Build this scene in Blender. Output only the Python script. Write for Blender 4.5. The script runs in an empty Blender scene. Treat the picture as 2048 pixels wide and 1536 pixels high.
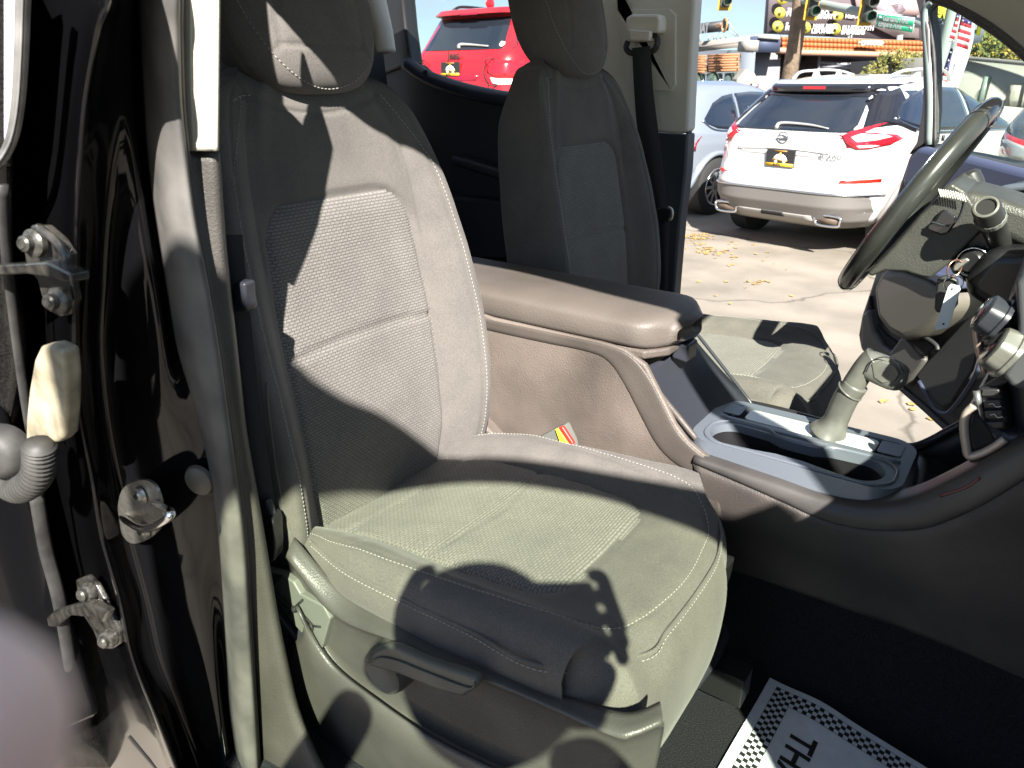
import bpy, bmesh, math, random
from mathutils import Vector, Matrix, noise
R_ = math.radians
random.seed(7)
SC = bpy.context.scene
COL = SC.collection

# ------------------------------------------------------------------ camera
H = 1.62
cam_d = bpy.data.cameras.new("camera"); cam = bpy.data.objects.new("camera", cam_d); COL.objects.link(cam)
F = 1450.0; CX, CY = 1024.0, 768.0
YAW, PITCH = R_(35.6), R_(22.58)
FH = Vector((-math.sin(YAW), math.cos(YAW), 0))
CF = FH * math.cos(PITCH) + Vector((0, 0, -math.sin(PITCH)))
CR = Vector((math.cos(YAW), math.sin(YAW), 0)); CU = CR.cross(CF)
CP = Vector((0, 0, H))
m = Matrix((CR, CU, -CF)).transposed().to_4x4(); m.translation = CP
cam.matrix_world = m
cam_d.sensor_width = 36; cam_d.lens = 36 * F / 2048; cam_d.clip_start = 0.004; cam_d.clip_end = 2000
cam_d.dof.use_dof = True; cam_d.dof.focus_distance = 1.5; cam_d.dof.aperture_fstop = 11
SC.camera = cam

def ray(px, py): return CF + CR * ((px - CX) / F) - CU * ((py - CY) / F)
def at(px, py, x=None, y=None, z=None):
    """the point of the place that lies on the plane x=, y= or z= and is seen at this pixel of the photograph"""
    d = ray(px, py)
    t = (x - CP.x) / d.x if x is not None else (y - CP.y) / d.y if y is not None else (z - CP.z) / d.z
    return CP + d * t
def atd(px, py, D): return CP + ray(px, py) * D
def atp(px, py, o, n):
    d = ray(px, py); return CP + d * (n.dot(o - CP) / n.dot(d))

# ------------------------------------------------------------------ light
LD = ray(940, 1190).normalized()            # the way the sunlight travels
sun_el = math.asin(-LD.z); sun_az = math.atan2(-LD.x, -LD.y)
W = bpy.data.worlds.new("World"); SC.world = W; W.use_nodes = True
nt = W.node_tree; nt.nodes.clear()
N = nt.nodes.new; L_ = nt.links.new
out = N("ShaderNodeOutputWorld"); bg = N("ShaderNodeBackground"); sky = N("ShaderNodeTexSky")
sky.sky_type = 'NISHITA'; sky.sun_disc = False; sky.sun_elevation = sun_el; sky.sun_rotation = sun_az
sky.air_density = 1.0; sky.dust_density = 0.6; sky.ozone_density = 1.5
bg.inputs[1].default_value = 0.046
tc = N("ShaderNodeTexCoord"); mp = N("ShaderNodeMapping"); mp.inputs['Scale'].default_value = (1.0, 1.0, 3.2)
nz = N("ShaderNodeTexNoise"); nz.inputs['Scale'].default_value = 1.9; nz.inputs['Detail'].default_value = 7; nz.inputs['Roughness'].default_value = .55
rp = N("ShaderNodeValToRGB"); rp.color_ramp.elements[0].position = .36; rp.color_ramp.elements[1].position = .60
mx = N("ShaderNodeMix"); mx.data_type = 'RGBA'; mx.inputs['B'].default_value = (4.0, 4.5, 5.0, 1)
mulf = N("ShaderNodeMath"); mulf.operation = 'MULTIPLY'; mulf.inputs[1].default_value = .8
L_(tc.outputs['Generated'], mp.inputs[0]); L_(mp.outputs[0], nz.inputs['Vector']); L_(nz.outputs[0], rp.inputs[0])
L_(rp.outputs[0], mulf.inputs[0]); L_(mulf.outputs[0], mx.inputs['Factor']); tn = N('ShaderNodeMix'); tn.data_type = 'RGBA'; tn.blend_type = 'MULTIPLY'; tn.inputs['Factor'].default_value = 1; tn.inputs['B'].default_value = (.68, .88, 1.12, 1); L_(sky.outputs[0], tn.inputs['A']); L_(tn.outputs['Result'], mx.inputs['A'])
L_(mx.outputs['Result'], bg.inputs[0]); L_(bg.outputs[0], out.inputs[0])
sl = bpy.data.lights.new("sun", 'SUN'); sl.energy = 5.0; sl.angle = R_(.53); sl.color = (1, .945, .875)
so = bpy.data.objects.new("sun", sl); COL.objects.link(so)
so.rotation_euler = LD.to_track_quat('-Z', 'Y').to_euler(); so.location = (3, -4, 6)
SC.view_settings.view_transform = 'Standard'; SC.view_settings.look = 'None'
SC.view_settings.exposure = 1.95; SC.view_settings.gamma = 1; SC.view_settings.use_curve_mapping = False
SC.cycles.max_bounces = 8; SC.cycles.transparent_max_bounces = 12; SC.cycles.caustics_reflective = False; SC.cycles.caustics_refractive = False
SC.cycles.sample_clamp_indirect = 6

# ------------------------------------------------------------------ materials
MATS = {}
ALB = 1.3       # one reflectance scale for the cab trim
def mat(name, col, rough=.6, metal=0, spec=.5, coat=0, bump=None, var=None, sheen=0, trans=None, emit=None, coords='Object'):
    """bump = (kind, scale, strength, distance); var = (scale, amount[, colour2, detail])"""
    if name in MATS: return MATS[name]
    if not metal: col = tuple(min(.85, c * ALB) for c in col)
    if var and len(var) > 2 and not metal: var = (var[0], var[1], tuple(min(.85, c * ALB) for c in var[2])) + tuple(var[3:])
    M = bpy.data.materials.new(name); M.use_nodes = True; MATS[name] = M
    t = M.node_tree; n = t.nodes; b = n['Principled BSDF']; l = t.links.new
    b.inputs['Base Color'].default_value = (*col, 1); b.inputs['Roughness'].default_value = rough
    b.inputs['Metallic'].default_value = metal; b.inputs['Specular IOR Level'].default_value = spec
    b.inputs['Coat Weight'].default_value = coat; b.inputs['Coat Roughness'].default_value = .03
    if sheen: b.inputs['Sheen Weight'].default_value = sheen; b.inputs['Sheen Roughness'].default_value = .4
    if emit: b.inputs['Emission Color'].default_value = (*emit[0], 1); b.inputs['Emission Strength'].default_value = emit[1]
    tcn = n.new('ShaderNodeTexCoord')
    if var:
        a = n.new('ShaderNodeTexNoise'); a.inputs['Scale'].default_value = var[0]; a.inputs['Detail'].default_value = var[3] if len(var) > 3 else 5
        l(tcn.outputs[coords], a.inputs['Vector'])
        r = n.new('ShaderNodeValToRGB'); l(a.outputs[0], r.inputs[0])
        r.color_ramp.elements[0].position = .32; r.color_ramp.elements[1].position = .68
        c2 = var[2] if len(var) > 2 else tuple(c * (1 + var[1]) for c in col)
        c1 = tuple(c * (1 - var[1]) for c in col)
        r.color_ramp.elements[0].color = (*c1, 1); r.color_ramp.elements[1].color = (*c2, 1)
        l(r.outputs[0], b.inputs['Base Color'])
    if bump:
        k, s, st, di = bump
        if k == 'noise':
            a = n.new('ShaderNodeTexNoise'); a.inputs['Scale'].default_value = s; a.inputs['Detail'].default_value = 3; o = a.outputs[0]
        else:
            a = n.new('ShaderNodeTexVoronoi'); a.inputs['Scale'].default_value = s; o = a.outputs['Distance']
        l(tcn.outputs[coords], a.inputs['Vector'])
        bp = n.new('ShaderNodeBump'); bp.inputs['Strength'].default_value = st; bp.inputs['Distance'].default_value = di
        l(o, bp.inputs['Height']); l(bp.outputs[0], b.inputs['Normal'])
    return M

def fabric(name, col, col2, knit=False):
    if name in MATS: return MATS[name]
    M = bpy.data.materials.new(name); M.use_nodes = True; MATS[name] = M
    t = M.node_tree; n = t.nodes; b = n['Principled BSDF']; l = t.links.new
    b.inputs['Roughness'].default_value = .92; b.inputs['Specular IOR Level'].default_value = .25
    b.inputs['Sheen Weight'].default_value = .12; b.inputs['Sheen Roughness'].default_value = .45
    tcn = n.new('ShaderNodeTexCoord')
    # dust and wear
    a = n.new('ShaderNodeTexNoise'); a.inputs['Scale'].default_value = 9; a.inputs['Detail'].default_value = 8; a.inputs['Roughness'].default_value = .65
    l(tcn.outputs['Object'], a.inputs['Vector'])
    r = n.new('ShaderNodeValToRGB'); r.color_ramp.elements[0].position = .35; r.color_ramp.elements[1].position = .72
    r.color_ramp.elements[0].color = (*col, 1); r.color_ramp.elements[1].color = (*col2, 1); l(a.outputs[0], r.inputs[0])
    f = n.new('ShaderNodeTexNoise'); f.inputs['Scale'].default_value = 900; f.inputs['Detail'].default_value = 2
    l(tcn.outputs['Object'], f.inputs['Vector'])
    mf = n.new('ShaderNodeMapRange'); mf.inputs[1].default_value = .3; mf.inputs[2].default_value = .7; mf.inputs[3].default_value = .72; mf.inputs[4].default_value = 1.28
    l(f.outputs[0], mf.inputs[0])
    mm = n.new('ShaderNodeMix'); mm.data_type = 'RGBA'; mm.blend_type = 'MULTIPLY'; mm.inputs['Factor'].default_value = 1
    l(r.outputs[0], mm.inputs['A']); l(mf.outputs[0], mm.inputs['B'])
    last = mm.outputs['Result']; h = f.outputs[0]; dist = .0006; st = .5
    if knit:
        mpn = n.new('ShaderNodeMapping'); l(tcn.outputs['UV'], mpn.inputs[0])
        br = n.new('ShaderNodeTexBrick'); l(mpn.outputs[0], br.inputs['Vector'])
        br.inputs['Color1'].default_value = (1, 1, 1, 1); br.inputs['Color2'].default_value = (.82, .82, .82, 1); br.inputs['Mortar'].default_value = (.36, .36, .36, 1)
        br.inputs['Scale'].default_value = 1; br.inputs['Brick Width'].default_value = .0080; br.inputs['Row Height'].default_value = .0042
        br.inputs['Mortar Size'].default_value = .0011; br.inputs['Mortar Smooth'].default_value = .6; br.offset = .5
        m2 = n.new('ShaderNodeMix'); m2.data_type = 'RGBA'; m2.blend_type = 'MULTIPLY'; m2.inputs['Factor'].default_value = .7
        l(last, m2.inputs['A']); l(br.outputs['Color'], m2.inputs['B']); last = m2.outputs['Result']
        h = br.outputs['Color']; dist = .0012; st = .7
    l(last, b.inputs['Base Color'])
    bp = n.new('ShaderNodeBump'); bp.inputs['Strength'].default_value = st; bp.inputs['Distance'].default_value = dist
    l(h, bp.inputs['Height']); l(bp.outputs[0], b.inputs['Normal'])
    return M

def glass(name, tint, refl=.12, rough=.0):
    if name in MATS: return MATS[name]
    M = bpy.data.materials.new(name); M.use_nodes = True; MATS[name] = M
    t = M.node_tree; n = t.nodes; l = t.links.new; n.clear()
    o = n.new('ShaderNodeOutputMaterial'); tr = n.new('ShaderNodeBsdfTransparent'); tr.inputs[0].default_value = (*tint, 1)
    g = n.new('ShaderNodeBsdfGlossy'); g.inputs['Roughness'].default_value = rough
    mxs = n.new('ShaderNodeMixShader'); mxs.inputs[0].default_value = .035; l(tr.outputs[0], mxs.inputs[1]); l(g.outputs[0], mxs.inputs[2])
    l(mxs.outputs[0], o.inputs[0]); return M

FAB = fabric('seat_fabric', (.094, .088, .083), (.134, .123, .112))
KNIT = fabric('seat_knit', (.172, .162, .152), (.222, .208, .192), knit=True)
THREAD = mat('thread', (.26, .25, .235), .8)
GRAIN = mat('grained_plastic', (.026, .028, .033), .42, bump=('voronoi', 520, .55, .0007), var=(40, .25))
GRAIN_D = mat('dusty_grained_plastic', (.052, .043, .037), .55, bump=('voronoi', 480, .6, .0009), var=(5, .3, (.118, .098, .084), 14))
SMOOTH = mat('smooth_plastic', (.020, .022, .028), .32, bump=('noise', 300, .1, .0003))
BLACK = mat('black_plastic', (.010, .010, .011), .35)
DARK = mat('dark_cavity', (.006, .006, .007), .8)
GLOSSB = mat('gloss_black', (.008, .008, .010), .08, coat=.6)
PAINT = mat('black_paint', (.003, .003, .0035), .10, spec=.2, coat=.28, bump=('noise', 1.5, .05, .01))
PAINT_D = mat('dusty_black_paint', (.003, .003, .0035), .14, spec=.2, coat=.3, var=(300, .3, (.012, .012, .011), 2))
RUBBER = mat('dusty_rubber', (.052, .051, .049), .62, bump=('noise', 60, .3, .0015), var=(14, .3, (.095, .09, .083), 8))
RUBBER_B = mat('black_rubber', (.018, .018, .019), .6, bump=('noise', 120, .3, .001), var=(30, .4, (.035, .034, .032), 6))
BEIGE = mat('beige_trim', (.40, .375, .31), .7, bump=('voronoi', 700, .35, .0005), var=(8, .04))
SILVER = mat('silver_plastic', (.15, .17, .20), .36, metal=.35, bump=('noise', 900, .06, .0002))
CHROME = mat('chrome', (.75, .75, .76), .12, metal=1)
STEEL = mat('galvanised_steel', (.50, .48, .43), .36, metal=.9, bump=('noise', 400, .05, .0003), var=(150, .2))
DSTEEL = mat('painted_hinge', (.012, .012, .011), .25, coat=.4, bump=('noise', 220, .3, .001), var=(60, .5, (.045, .042, .036), 6))
CARPET = mat('black_carpet', (.016, .017, .020), .98, spec=.1, bump=('noise', 600, 1.0, .003), var=(500, .5, (.024, .025, .029), 3))
WEB = mat('belt_webbing', (.018, .018, .020), .8, bump=('noise', 900, .6, .0008))
LEATHER = mat('wheel_leather', (.024, .025, .023), .28, coat=.25, bump=('noise', 500, .18, .0004), var=(20, .2))
PAPER = mat('paper', (.55, .59, .655), .85, bump=('noise', 90, .25, .0006), var=(60, .05))
INK = mat('ink', (.012, .012, .013), .6)
RED = mat('red_plastic', (.55, .02, .015), .4)
YEL = mat('yellow_plastic', (.75, .50, .03), .5)
WHITE = mat('white_print', (.8, .8, .8), .5)
GLASS_G = glass('tinted_glass', (.90, .955, .85))
GLASS_C = glass('clear_glass', (.90, .95, .91))

# ------------------------------------------------------------------ mesh helpers
ORI = {}
def origin(o): return ORI.get(o.name, Vector((0, 0, 0))) if o else Vector((0, 0, 0))
def tag(o, label=None, cat=None, group=None, kind=None):
    if label: o['label'] = label
    if cat: o['category'] = cat
    if group: o['group'] = group
    if kind: o['kind'] = kind
    return o
def empty(name, loc, parent=None):
    o = bpy.data.objects.new(name, None); COL.objects.link(o); o.empty_display_size = .1
    loc = Vector(loc); o.location = loc - origin(parent)
    if parent: o.parent = parent
    ORI[o.name] = loc; return o
def mk(name, V, Fc, mt, parent=None, smooth=True, uv=None, bev=0, seg=2, sub=0, org=None, mats=None, fm=None, solid=0, sharp=None):
    if parent is None and org is None:
        org = sum((Vector(v) for v in V), Vector()) / max(1, len(V)); org.z = min(v[2] for v in V)
    O = Vector(org) if org is not None and parent is None else origin(parent)
    me = bpy.data.meshes.new(name); me.from_pydata([tuple(Vector(v) - O) for v in V], [], Fc); me.validate(); me.update()
    for mm_ in (mats or [mt]): me.materials.append(mm_)
    if fm:
        for p, i in zip(me.polygons, fm): p.material_index = i
    if uv:
        ul = me.uv_layers.new(name="UVMap")
        for lp in me.loops: ul.data[lp.index].uv = uv[lp.vertex_index]
    if smooth:
        for p in me.polygons: p.use_smooth = True
    o = bpy.data.objects.new(name, me); COL.objects.link(o); ORI[o.name] = O
    if parent: o.parent = parent
    else: o.location = O
    if solid:
        s = o.modifiers.new('s', 'SOLIDIFY'); s.thickness = solid; s.offset = -1
    if bev:
        b = o.modifiers.new('b', 'BEVEL'); b.width = bev; b.segments = seg; b.limit_method = 'ANGLE'; b.angle_limit = R_(32)
    if sub:
        s = o.modifiers.new('u', 'SUBSURF'); s.levels = sub; s.render_levels = sub
    if smooth and (sharp or bev):
        try: me.set_sharp_from_angle(angle=R_(sharp or 40))
        except Exception: pass
        if bev:
            w = o.modifiers.new('w', 'WEIGHTED_NORMAL'); w.keep_sharp = True
    return o
def cr(P, n=8, closed=False):
    P = [Vector(p) for p in P]; k = len(P)
    if k < 3 and not closed: return [P[0].lerp(P[-1], i / n) for i in range(n + 1)]
    r = []
    rng = range(k if closed else k - 1)
    for i in rng:
        if closed: a, b, c, d = P[(i - 1) % k], P[i], P[(i + 1) % k], P[(i + 2) % k]
        else:
            b, c = P[i], P[i + 1]; a = P[i - 1] if i else b * 2 - c; d = P[i + 2] if i + 2 < k else c * 2 - b
        for j in range(n):
            t = j / n; t2 = t * t; t3 = t2 * t
            r.append(((-a + 3 * b - 3 * c + d) * t3 + (2 * a - 5 * b + 4 * c - d) * t2 + (c - a) * t + 2 * b) * .5)
    if not closed: r.append(P[-1].copy())
    return r
def tube(name, P, rad, mt, parent=None, n=6, sides=10, closed=False, smoothp=True, flat=1.0, up=None, V=None, Fc=None, **kw):
    P = [Vector(p) for p in P]
    rads = rad if isinstance(rad, (list, tuple)) else None
    if smoothp and len(P) > 2:
        k = len(P); Q = cr(P, n, closed)
        if rads:
            rr = []
            for i in range(len(Q)):
                f = i / n; a = int(min(f, k - 1)); b = min(a + 1, k - 1) if not closed else (a + 1) % k
                rr.append(rads[a % k] + (rads[b % k] - rads[a % k]) * (f - a if a < k else 0))
            rads = rr
    else: Q = P
    own = V is None
    V = V if V is not None else []; Fc = Fc if Fc is not None else []
    base = len(V); ref = None; cnt = len(Q)
    for i, p in enumerate(Q):
        if closed: tg = (Q[(i + 1) % cnt] - Q[i - 1]).normalized()
        else: tg = (Q[min(i + 1, cnt - 1)] - Q[max(i - 1, 0)]).normalized()
        if ref is None:
            ref = up.copy() if up is not None else (Vector((0, 0, 1)) if abs(tg.z) < .8 else Vector((1, 0, 0)))
        a = (ref - tg * ref.dot(tg)).normalized()
        if up is None: ref = a
        b = tg.cross(a); r = rads[min(i, len(rads) - 1)] if rads else rad
        for j in range(sides):
            th = 2 * math.pi * j / sides
            V.append(p + a * (math.cos(th) * r * flat) + b * (math.sin(th) * r))
    for i in range(cnt if closed else cnt - 1):
        i2 = (i + 1) % cnt
        for j in range(sides):
            j2 = (j + 1) % sides
            Fc.append((base + i * sides + j, base + i * sides + j2, base + i2 * sides + j2, base + i2 * sides + j))
    if not closed:
        Fc.append(tuple(base + j for j in range(sides))[::-1]); Fc.append(tuple(base + (cnt - 1) * sides + j for j in range(sides)))
    if own: return mk(name, V, Fc, mt, parent, **kw)
def grid_faces(nu, nv, cu=False, cv=False):
    f = []
    for i in range(nu if cu else nu - 1):
        for j in range(nv if cv else nv - 1):
            a = i * nv + j; b = ((i + 1) % nu) * nv + j; c = ((i + 1) % nu) * nv + (j + 1) % nv; d = i * nv + (j + 1) % nv
            f.append((a, d, c, b))
    return f
def patch(name, rows, mt, parent=None, nu=6, nv=6, solid=.004, lin=False, face_to=CP, **kw):
    """rows: list of rows of points; a smooth (or faceted) sheet through them, with thickness"""
    if lin: G = [[Vector(p) for p in r] for r in rows]
    else:
        R1 = [cr(r, nv) for r in rows]; c = len(R1[0])
        cols = [cr([R1[i][j] for i in range(len(R1))], nu) for j in range(c)]
        G = [[cols[j][i] for j in range(c)] for i in range(len(cols[0]))]
    V = [p for r in G for p in r]; Fc = grid_faces(len(G), len(G[0]))
    acc = 0.
    for f in Fc[::max(1, len(Fc) // 60)]:
        a, b, c, d = (V[k] for k in f); acc += (c - a).cross(d - b).dot(face_to - (a + c) / 2)
    if acc < 0: Fc = [f[::-1] for f in Fc]
    return mk(name, V, Fc, mt, parent, solid=solid, **kw)
def slab(name, poly, off, mt, parent=None, bev=.003, seg=2, **kw):
    poly = [Vector(p) for p in poly]; n = len(poly); off = Vector(off)
    V = poly + [p + off for p in poly]
    Fc = [tuple(range(n))[::-1], tuple(range(n, 2 * n))] + [(i, (i + 1) % n, n + (i + 1) % n, n + i) for i in range(n)]
    nn = Vector()
    for i in range(n): nn += poly[i].cross(poly[(i + 1) % n])
    if nn.dot(off) < 0: Fc = [f[::-1] for f in Fc]
    return mk(name, V, Fc, mt, parent, bev=bev, seg=seg, **kw)
def box(name, c, s, mt, parent=None, rot=None, bev=.002, **kw):
    c = Vector(c); s = Vector(s) / 2; V = []
    for x in (-1, 1):
        for y in (-1, 1):
            for z in (-1, 1):
                v = Vector((x * s.x, y * s.y, z * s.z))
                if rot is not None: v = rot @ v
                V.append(c + v)
    return mk(name, V, [(0, 1, 3, 2), (4, 6, 7, 5), (0, 4, 5, 1), (2, 3, 7, 6), (0, 2, 6, 4), (1, 5, 7, 3)], mt, parent, bev=bev, **kw)
def lathe(name, prof, c, axis, mt, parent=None, n=28, ridges=0, ra=.0, **kw):
    """prof: (r, h) along the axis"""
    ax = Vector(axis).normalized(); a = ax.orthogonal().normalized(); b = ax.cross(a); V = []
    for r, h in prof:
        for j in range(n):
            th = 2 * math.pi * j / n; rr = r * (1 + (ra if ridges and (j * ridges // n) % 2 == 0 and r > 0 else 0))
            V.append(Vector(c) + ax * h + (a * math.cos(th) + b * math.sin(th)) * rr)
    return mk(name, V, grid_faces(len(prof), n, cv=True), mt, parent, sharp=35, **kw)
def text(name, s, o, right, up, size, mt, parent=None, depth=.0004, align='LEFT', bold=0, org=None):
    cu = bpy.data.curves.new(name, 'FONT'); cu.body = s; cu.size = size; cu.extrude = depth; cu.offset = bold; cu.align_x = align; cu.resolution_u = 3
    tmp = bpy.data.objects.new('tmp', cu); COL.objects.link(tmp)
    dg = bpy.context.evaluated_depsgraph_get(); me = bpy.data.meshes.new_from_object(tmp.evaluated_get(dg))
    bpy.data.objects.remove(tmp); bpy.data.curves.remove(cu)
    r = Vector(right).normalized(); u = Vector(up); u = (u - r * u.dot(r)).normalized(); nn = r.cross(u)
    V = [Vector(o) + r * v.co.x + u * v.co.y + nn * v.co.z for v in me.vertices]; Fc = [tuple(p.vertices) for p in me.polygons]
    bpy.data.meshes.remove(me)
    return mk(name, V, Fc, mt, parent, smooth=False, org=org)
def copy_tree(o, parent=None, off=None):
    c = o.copy(); COL.objects.link(c); ORI[c.name] = origin(o) + (off or Vector())
    if parent: c.parent = parent
    for ch in [x for x in list(o.children)]: copy_tree(ch, c, off)
    return c
def sm(a, b, x):
    t = max(0, min(1, (x - a) / (b - a))); return t * t * (3 - 2 * t)
def lerp_tab(T, x):
    if x <= T[0][0]: return T[0][1]
    for (a, fa), (b, fb) in zip(T, T[1:]):
        if x <= b:
            t = (x - a) / (b - a); return fa + (fb - fa) * t
    return T[-1][1]
def stitches(name, P, mt, parent, dash=.0042, gap=.0022, r=.00055, lift=Vector((0, 0, 0))):
    Q = [Vector(p) + lift for p in P]; V = []; Fc = []
    d = 0.; pts = [Q[0]]; on = True; lim = dash; cur = Q[0]
    seg = 0; i = 1; acc = 0.; start = Q[0]
    while i < len(Q):
        rem = (Q[i] - cur).length
        if acc + rem >= lim:
            t = (lim - acc) / max(rem, 1e-9); cur = cur.lerp(Q[i], t)
            if on:
                tube(None, [start, cur], r, None, V=V, Fc=Fc, sides=4, smoothp=False)
            on = not on; lim = dash if on else gap; acc = 0.; start = cur.copy()
        else:
            acc += rem; cur = Q[i]; i += 1
    return mk(name, V, Fc, mt, parent)
# ================================================================== the pickup truck
truck = empty('pickup_truck', (-.3, 1.05, 0))
tag(truck, 'black pickup truck with its doors open showing charcoal cloth seats', 'pickup truck')

# ------------------------------------------------------------------ front seat (built once, copied for the driver)
SY = .69
def make_seat():
    seat = empty('front_seat', (-.5, SY, .7), truck)
    seat['label'] = 'front passenger seat nearest the open door'
    # ---- cushion
    prof = cr([(-.80, 0, .985), (-.735, 0, 1.022), (-.62, 0, 1.056), (-.50, 0, 1.068), (-.38, 0, 1.078), (-.29, 0, 1.084), (-.245, 0, 1.078), (-.219, 0, 1.055), (-.207, 0, 1.01), (-.212, 0, .93), (-.23, 0, .86)], 16)
    nu = len(prof); NV = 150
    HW = [(-.80, .185), (-.70, .20), (-.6, .212), (-.45, .218), (-.3, .216), (-.25, .212), (-.19, .205)]
    def insdf(x, y):     # distance to the border of the centre panel of the cushion, inside negative
        w = .134 - .012 * sm(-.5, -.33, x); r = .045
        ax = abs(y) - (w - r); bx = (x + .345) - (-r)
        return math.hypot(max(ax, 0), max(bx, 0)) + min(max(ax, bx), 0) - r
    def cross(w, zt):
        e = [(-.90, -.20), (-.915, -.12), (-.95, -.07), (-1.005, -.03), (-.985, .006), (-.91, .026), (-.80, .024), (-.70, .010), (-.60, .002), (-.4, 0), (0, -.003)]
        return [(a * w, b) for a, b in e] + [(-a * w, b) for a, b in e[:-1][::-1]]
    V = []; UV = []; D = []
    for i, p in enumerate(prof):
        t = i / (nu - 1); w = lerp_tab(HW, p.x); fr = sm(.50, .66, t)
        c = cr([(0, a, b) for a, b in cross(w, 0)], 8); c = [c[int(round(k * (len(c) - 1) / (NV - 1)))] if False else c[min(len(c) - 1, int(k * (len(c) - 1) / (NV - 1)))].lerp(c[min(len(c) - 1, int(k * (len(c) - 1) / (NV - 1)) + 1)], (k * (len(c) - 1) / (NV - 1)) % 1) for k in range(NV)]
        nx = prof[min(i + 1, nu - 1)] - prof[max(i - 1, 0)]; nrm = Vector((-nx.z, 0, nx.x)).normalized()
        for q in c:
            s = q.y / w; x = p.x; 
            back = fr * (.048 * abs(s) ** 3.2 + .022 * max(0, abs(s) - .8) / .2)
            back += sm(.36, .64, t) * .062 * max(0, s) ** 2.6
            h = q.z * (1 - .25 * fr)
            below = max(0, -q.z - .02)
            P = Vector((x - back, SY + q.y, p.z)) + nrm * (h + (below if fr > 0 else 0) * 0)
            if h < -.02: P = Vector((x - back, SY + q.y, p.z + h)) if fr < .5 else Vector((x - back, SY + q.y, p.z + h * (1 - fr)))
            d = insdf(P.x, q.y); g = 0
            top = h > -.02
            if top:
                g += .0055 * math.exp(-(d / .0045) ** 2)
                if d < .002:
                    g += .0045 * math.exp(-((P.x + .525 + .012 * (q.y / .13) ** 2) / .0045) ** 2) + .0045 * math.exp(-((P.x + .675 + .006 * (q.y / .13) ** 2) / .0045) ** 2)
                    g -= .003 * sm(0, -.03, d)
            # outer stitched seam
            so_ = abs(q.y) - lerp_tab([(-.8, .17), (-.62, .187), (-.45, .180), (-.33, .165), (-.28, .142), (-.258, .115), (-.245, .06), (-.240, 0)], P.x)
            if top and P.x < -.240: g += .0022 * math.exp(-(so_ / .003) ** 2)
            P = P - nrm * g
            # soft creases
            P += nrm * (.0016 * noise.noise(Vector((P.x * 18, P.y * 18, 3)))+.0008 * noise.noise(Vector((P.x * 60, P.y * 25, 3))))
            V.append(P); UV.append((q.y, x)); D.append(d if top and fr < 1 else 1)
    Fc = grid_faces(nu, NV)
    fi, fo = [], []
    for f in Fc: (fi if sum(D[k] for k in f) / 4 < 0 else fo).append(f)
    def sub(name, fs, mt):
        ids = {}; vv = []; uu = []; ff = []
        for f in fs:
            for k in f:
                if k not in ids: ids[k] = len(vv); vv.append(V[k]); uu.append(UV[k])
            ff.append(tuple(ids[k] for k in f))
        return mk(name, vv, ff, mt, seat, uv=uu)
    cush = sub('cushion', fo, FAB); sub('cushion_insert', fi, KNIT)
    from mathutils.bvhtree import BVHTree
    bv = BVHTree.FromPolygons(V, Fc)
    def onto(x, y, z=1.4, d=(0, 0, -1)):
        h = bv.ray_cast(Vector((x, y, z)), Vector(d)); return h[0]
    def seamcurve(pts, n=14):
        q = []
        for p in cr([(a, SY + b, 0) for a, b in pts], n):
            h = onto(p.x, p.y)
            if h: q.append(h + Vector((0, 0, .0006)))
        return q
    half = [(-.70, .180), (-.62, .192), (-.45, .186), (-.33, .171), (-.285, .150), (-.260, .118), (-.248, .06), (-.243, 0)]
    s1 = [(a, -b) for a, b in half] + [(a, b) for a, b in half[::-1][1:]]
    stitches('seam_stitching', seamcurve(s1), THREAD, seat)
    # lower seam round the side and front
    low = []
    for a in [(-.68, -1), (-.6, -1), (-.5, -1), (-.4, -1), (-.3, -1)]:
        h = bv.ray_cast(Vector((a[0], SY - .5, 1.058 + .018 * sm(-.68, -.3, a[0]))), Vector((0, 1, 0)))[0]
        if h: low.append(h)
    for yy in (-.13, -.08, 0, .08, .15, .19):
        h = bv.ray_cast(Vector((.2, SY + yy, 1.062)), Vector((-1, 0, 0)))[0]
        if h: low.append(h)
    lp = cr(low, 10)
    stitches('lower_stitching', [p + Vector((.0008, -.0008, 0)) for p in lp], THREAD, seat)
    tube('piping', [p + Vector((-.0015, .0015, .0045)) for p in lp], .0022, FAB, seat, smoothp=False, sides=6)
    # ---- backrest
    cz = cr([(-.748, 0, .985), (-.742, 0, 1.10), (-.752, 0, 1.22), (-.772, 0, 1.35), (-.790, 0, 1.47), (-.803, 0, 1.56), (-.815, 0, 1.61), (-.832, 0, 1.642), (-.845, 0, 1.652), (-.862, 0, 1.657)], 22)
    HB = [(.985, .195), (1.03, .203), (1.09, .212), (1.2, .219), (1.3, .219), (1.38, .214), (1.45, .205), (1.52, .190), (1.57, .172), (1.61, .150), (1.635, .120), (1.648, .085), (1.657, .02)]
    BO = [(.985, .03), (1.06, .052), (1.15, .062), (1.25, .062), (1.35, .054), (1.45, .040), (1.52, .028), (1.57, .014), (1.61, .004), (1.645, -.02)]
    NV = 170; nu = len(cz)
    def hbs(T, z): return (lerp_tab(T, z - .03) + 2 * lerp_tab(T, z) + lerp_tab(T, z + .03)) / 4
    V2 = []; UV2 = []; D2 = []
    def bsdf(y, z):
        w = .140 - .01 * sm(1.3, 1.45, z) - .012 * sm(1.12, 1.0, z); r = .055
        ax = abs(y) - (w - r); bz = (z - 1.477) + r
        return math.hypot(max(ax, 0), max(bz, 0)) + min(max(ax, bz), 0) - r
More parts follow.
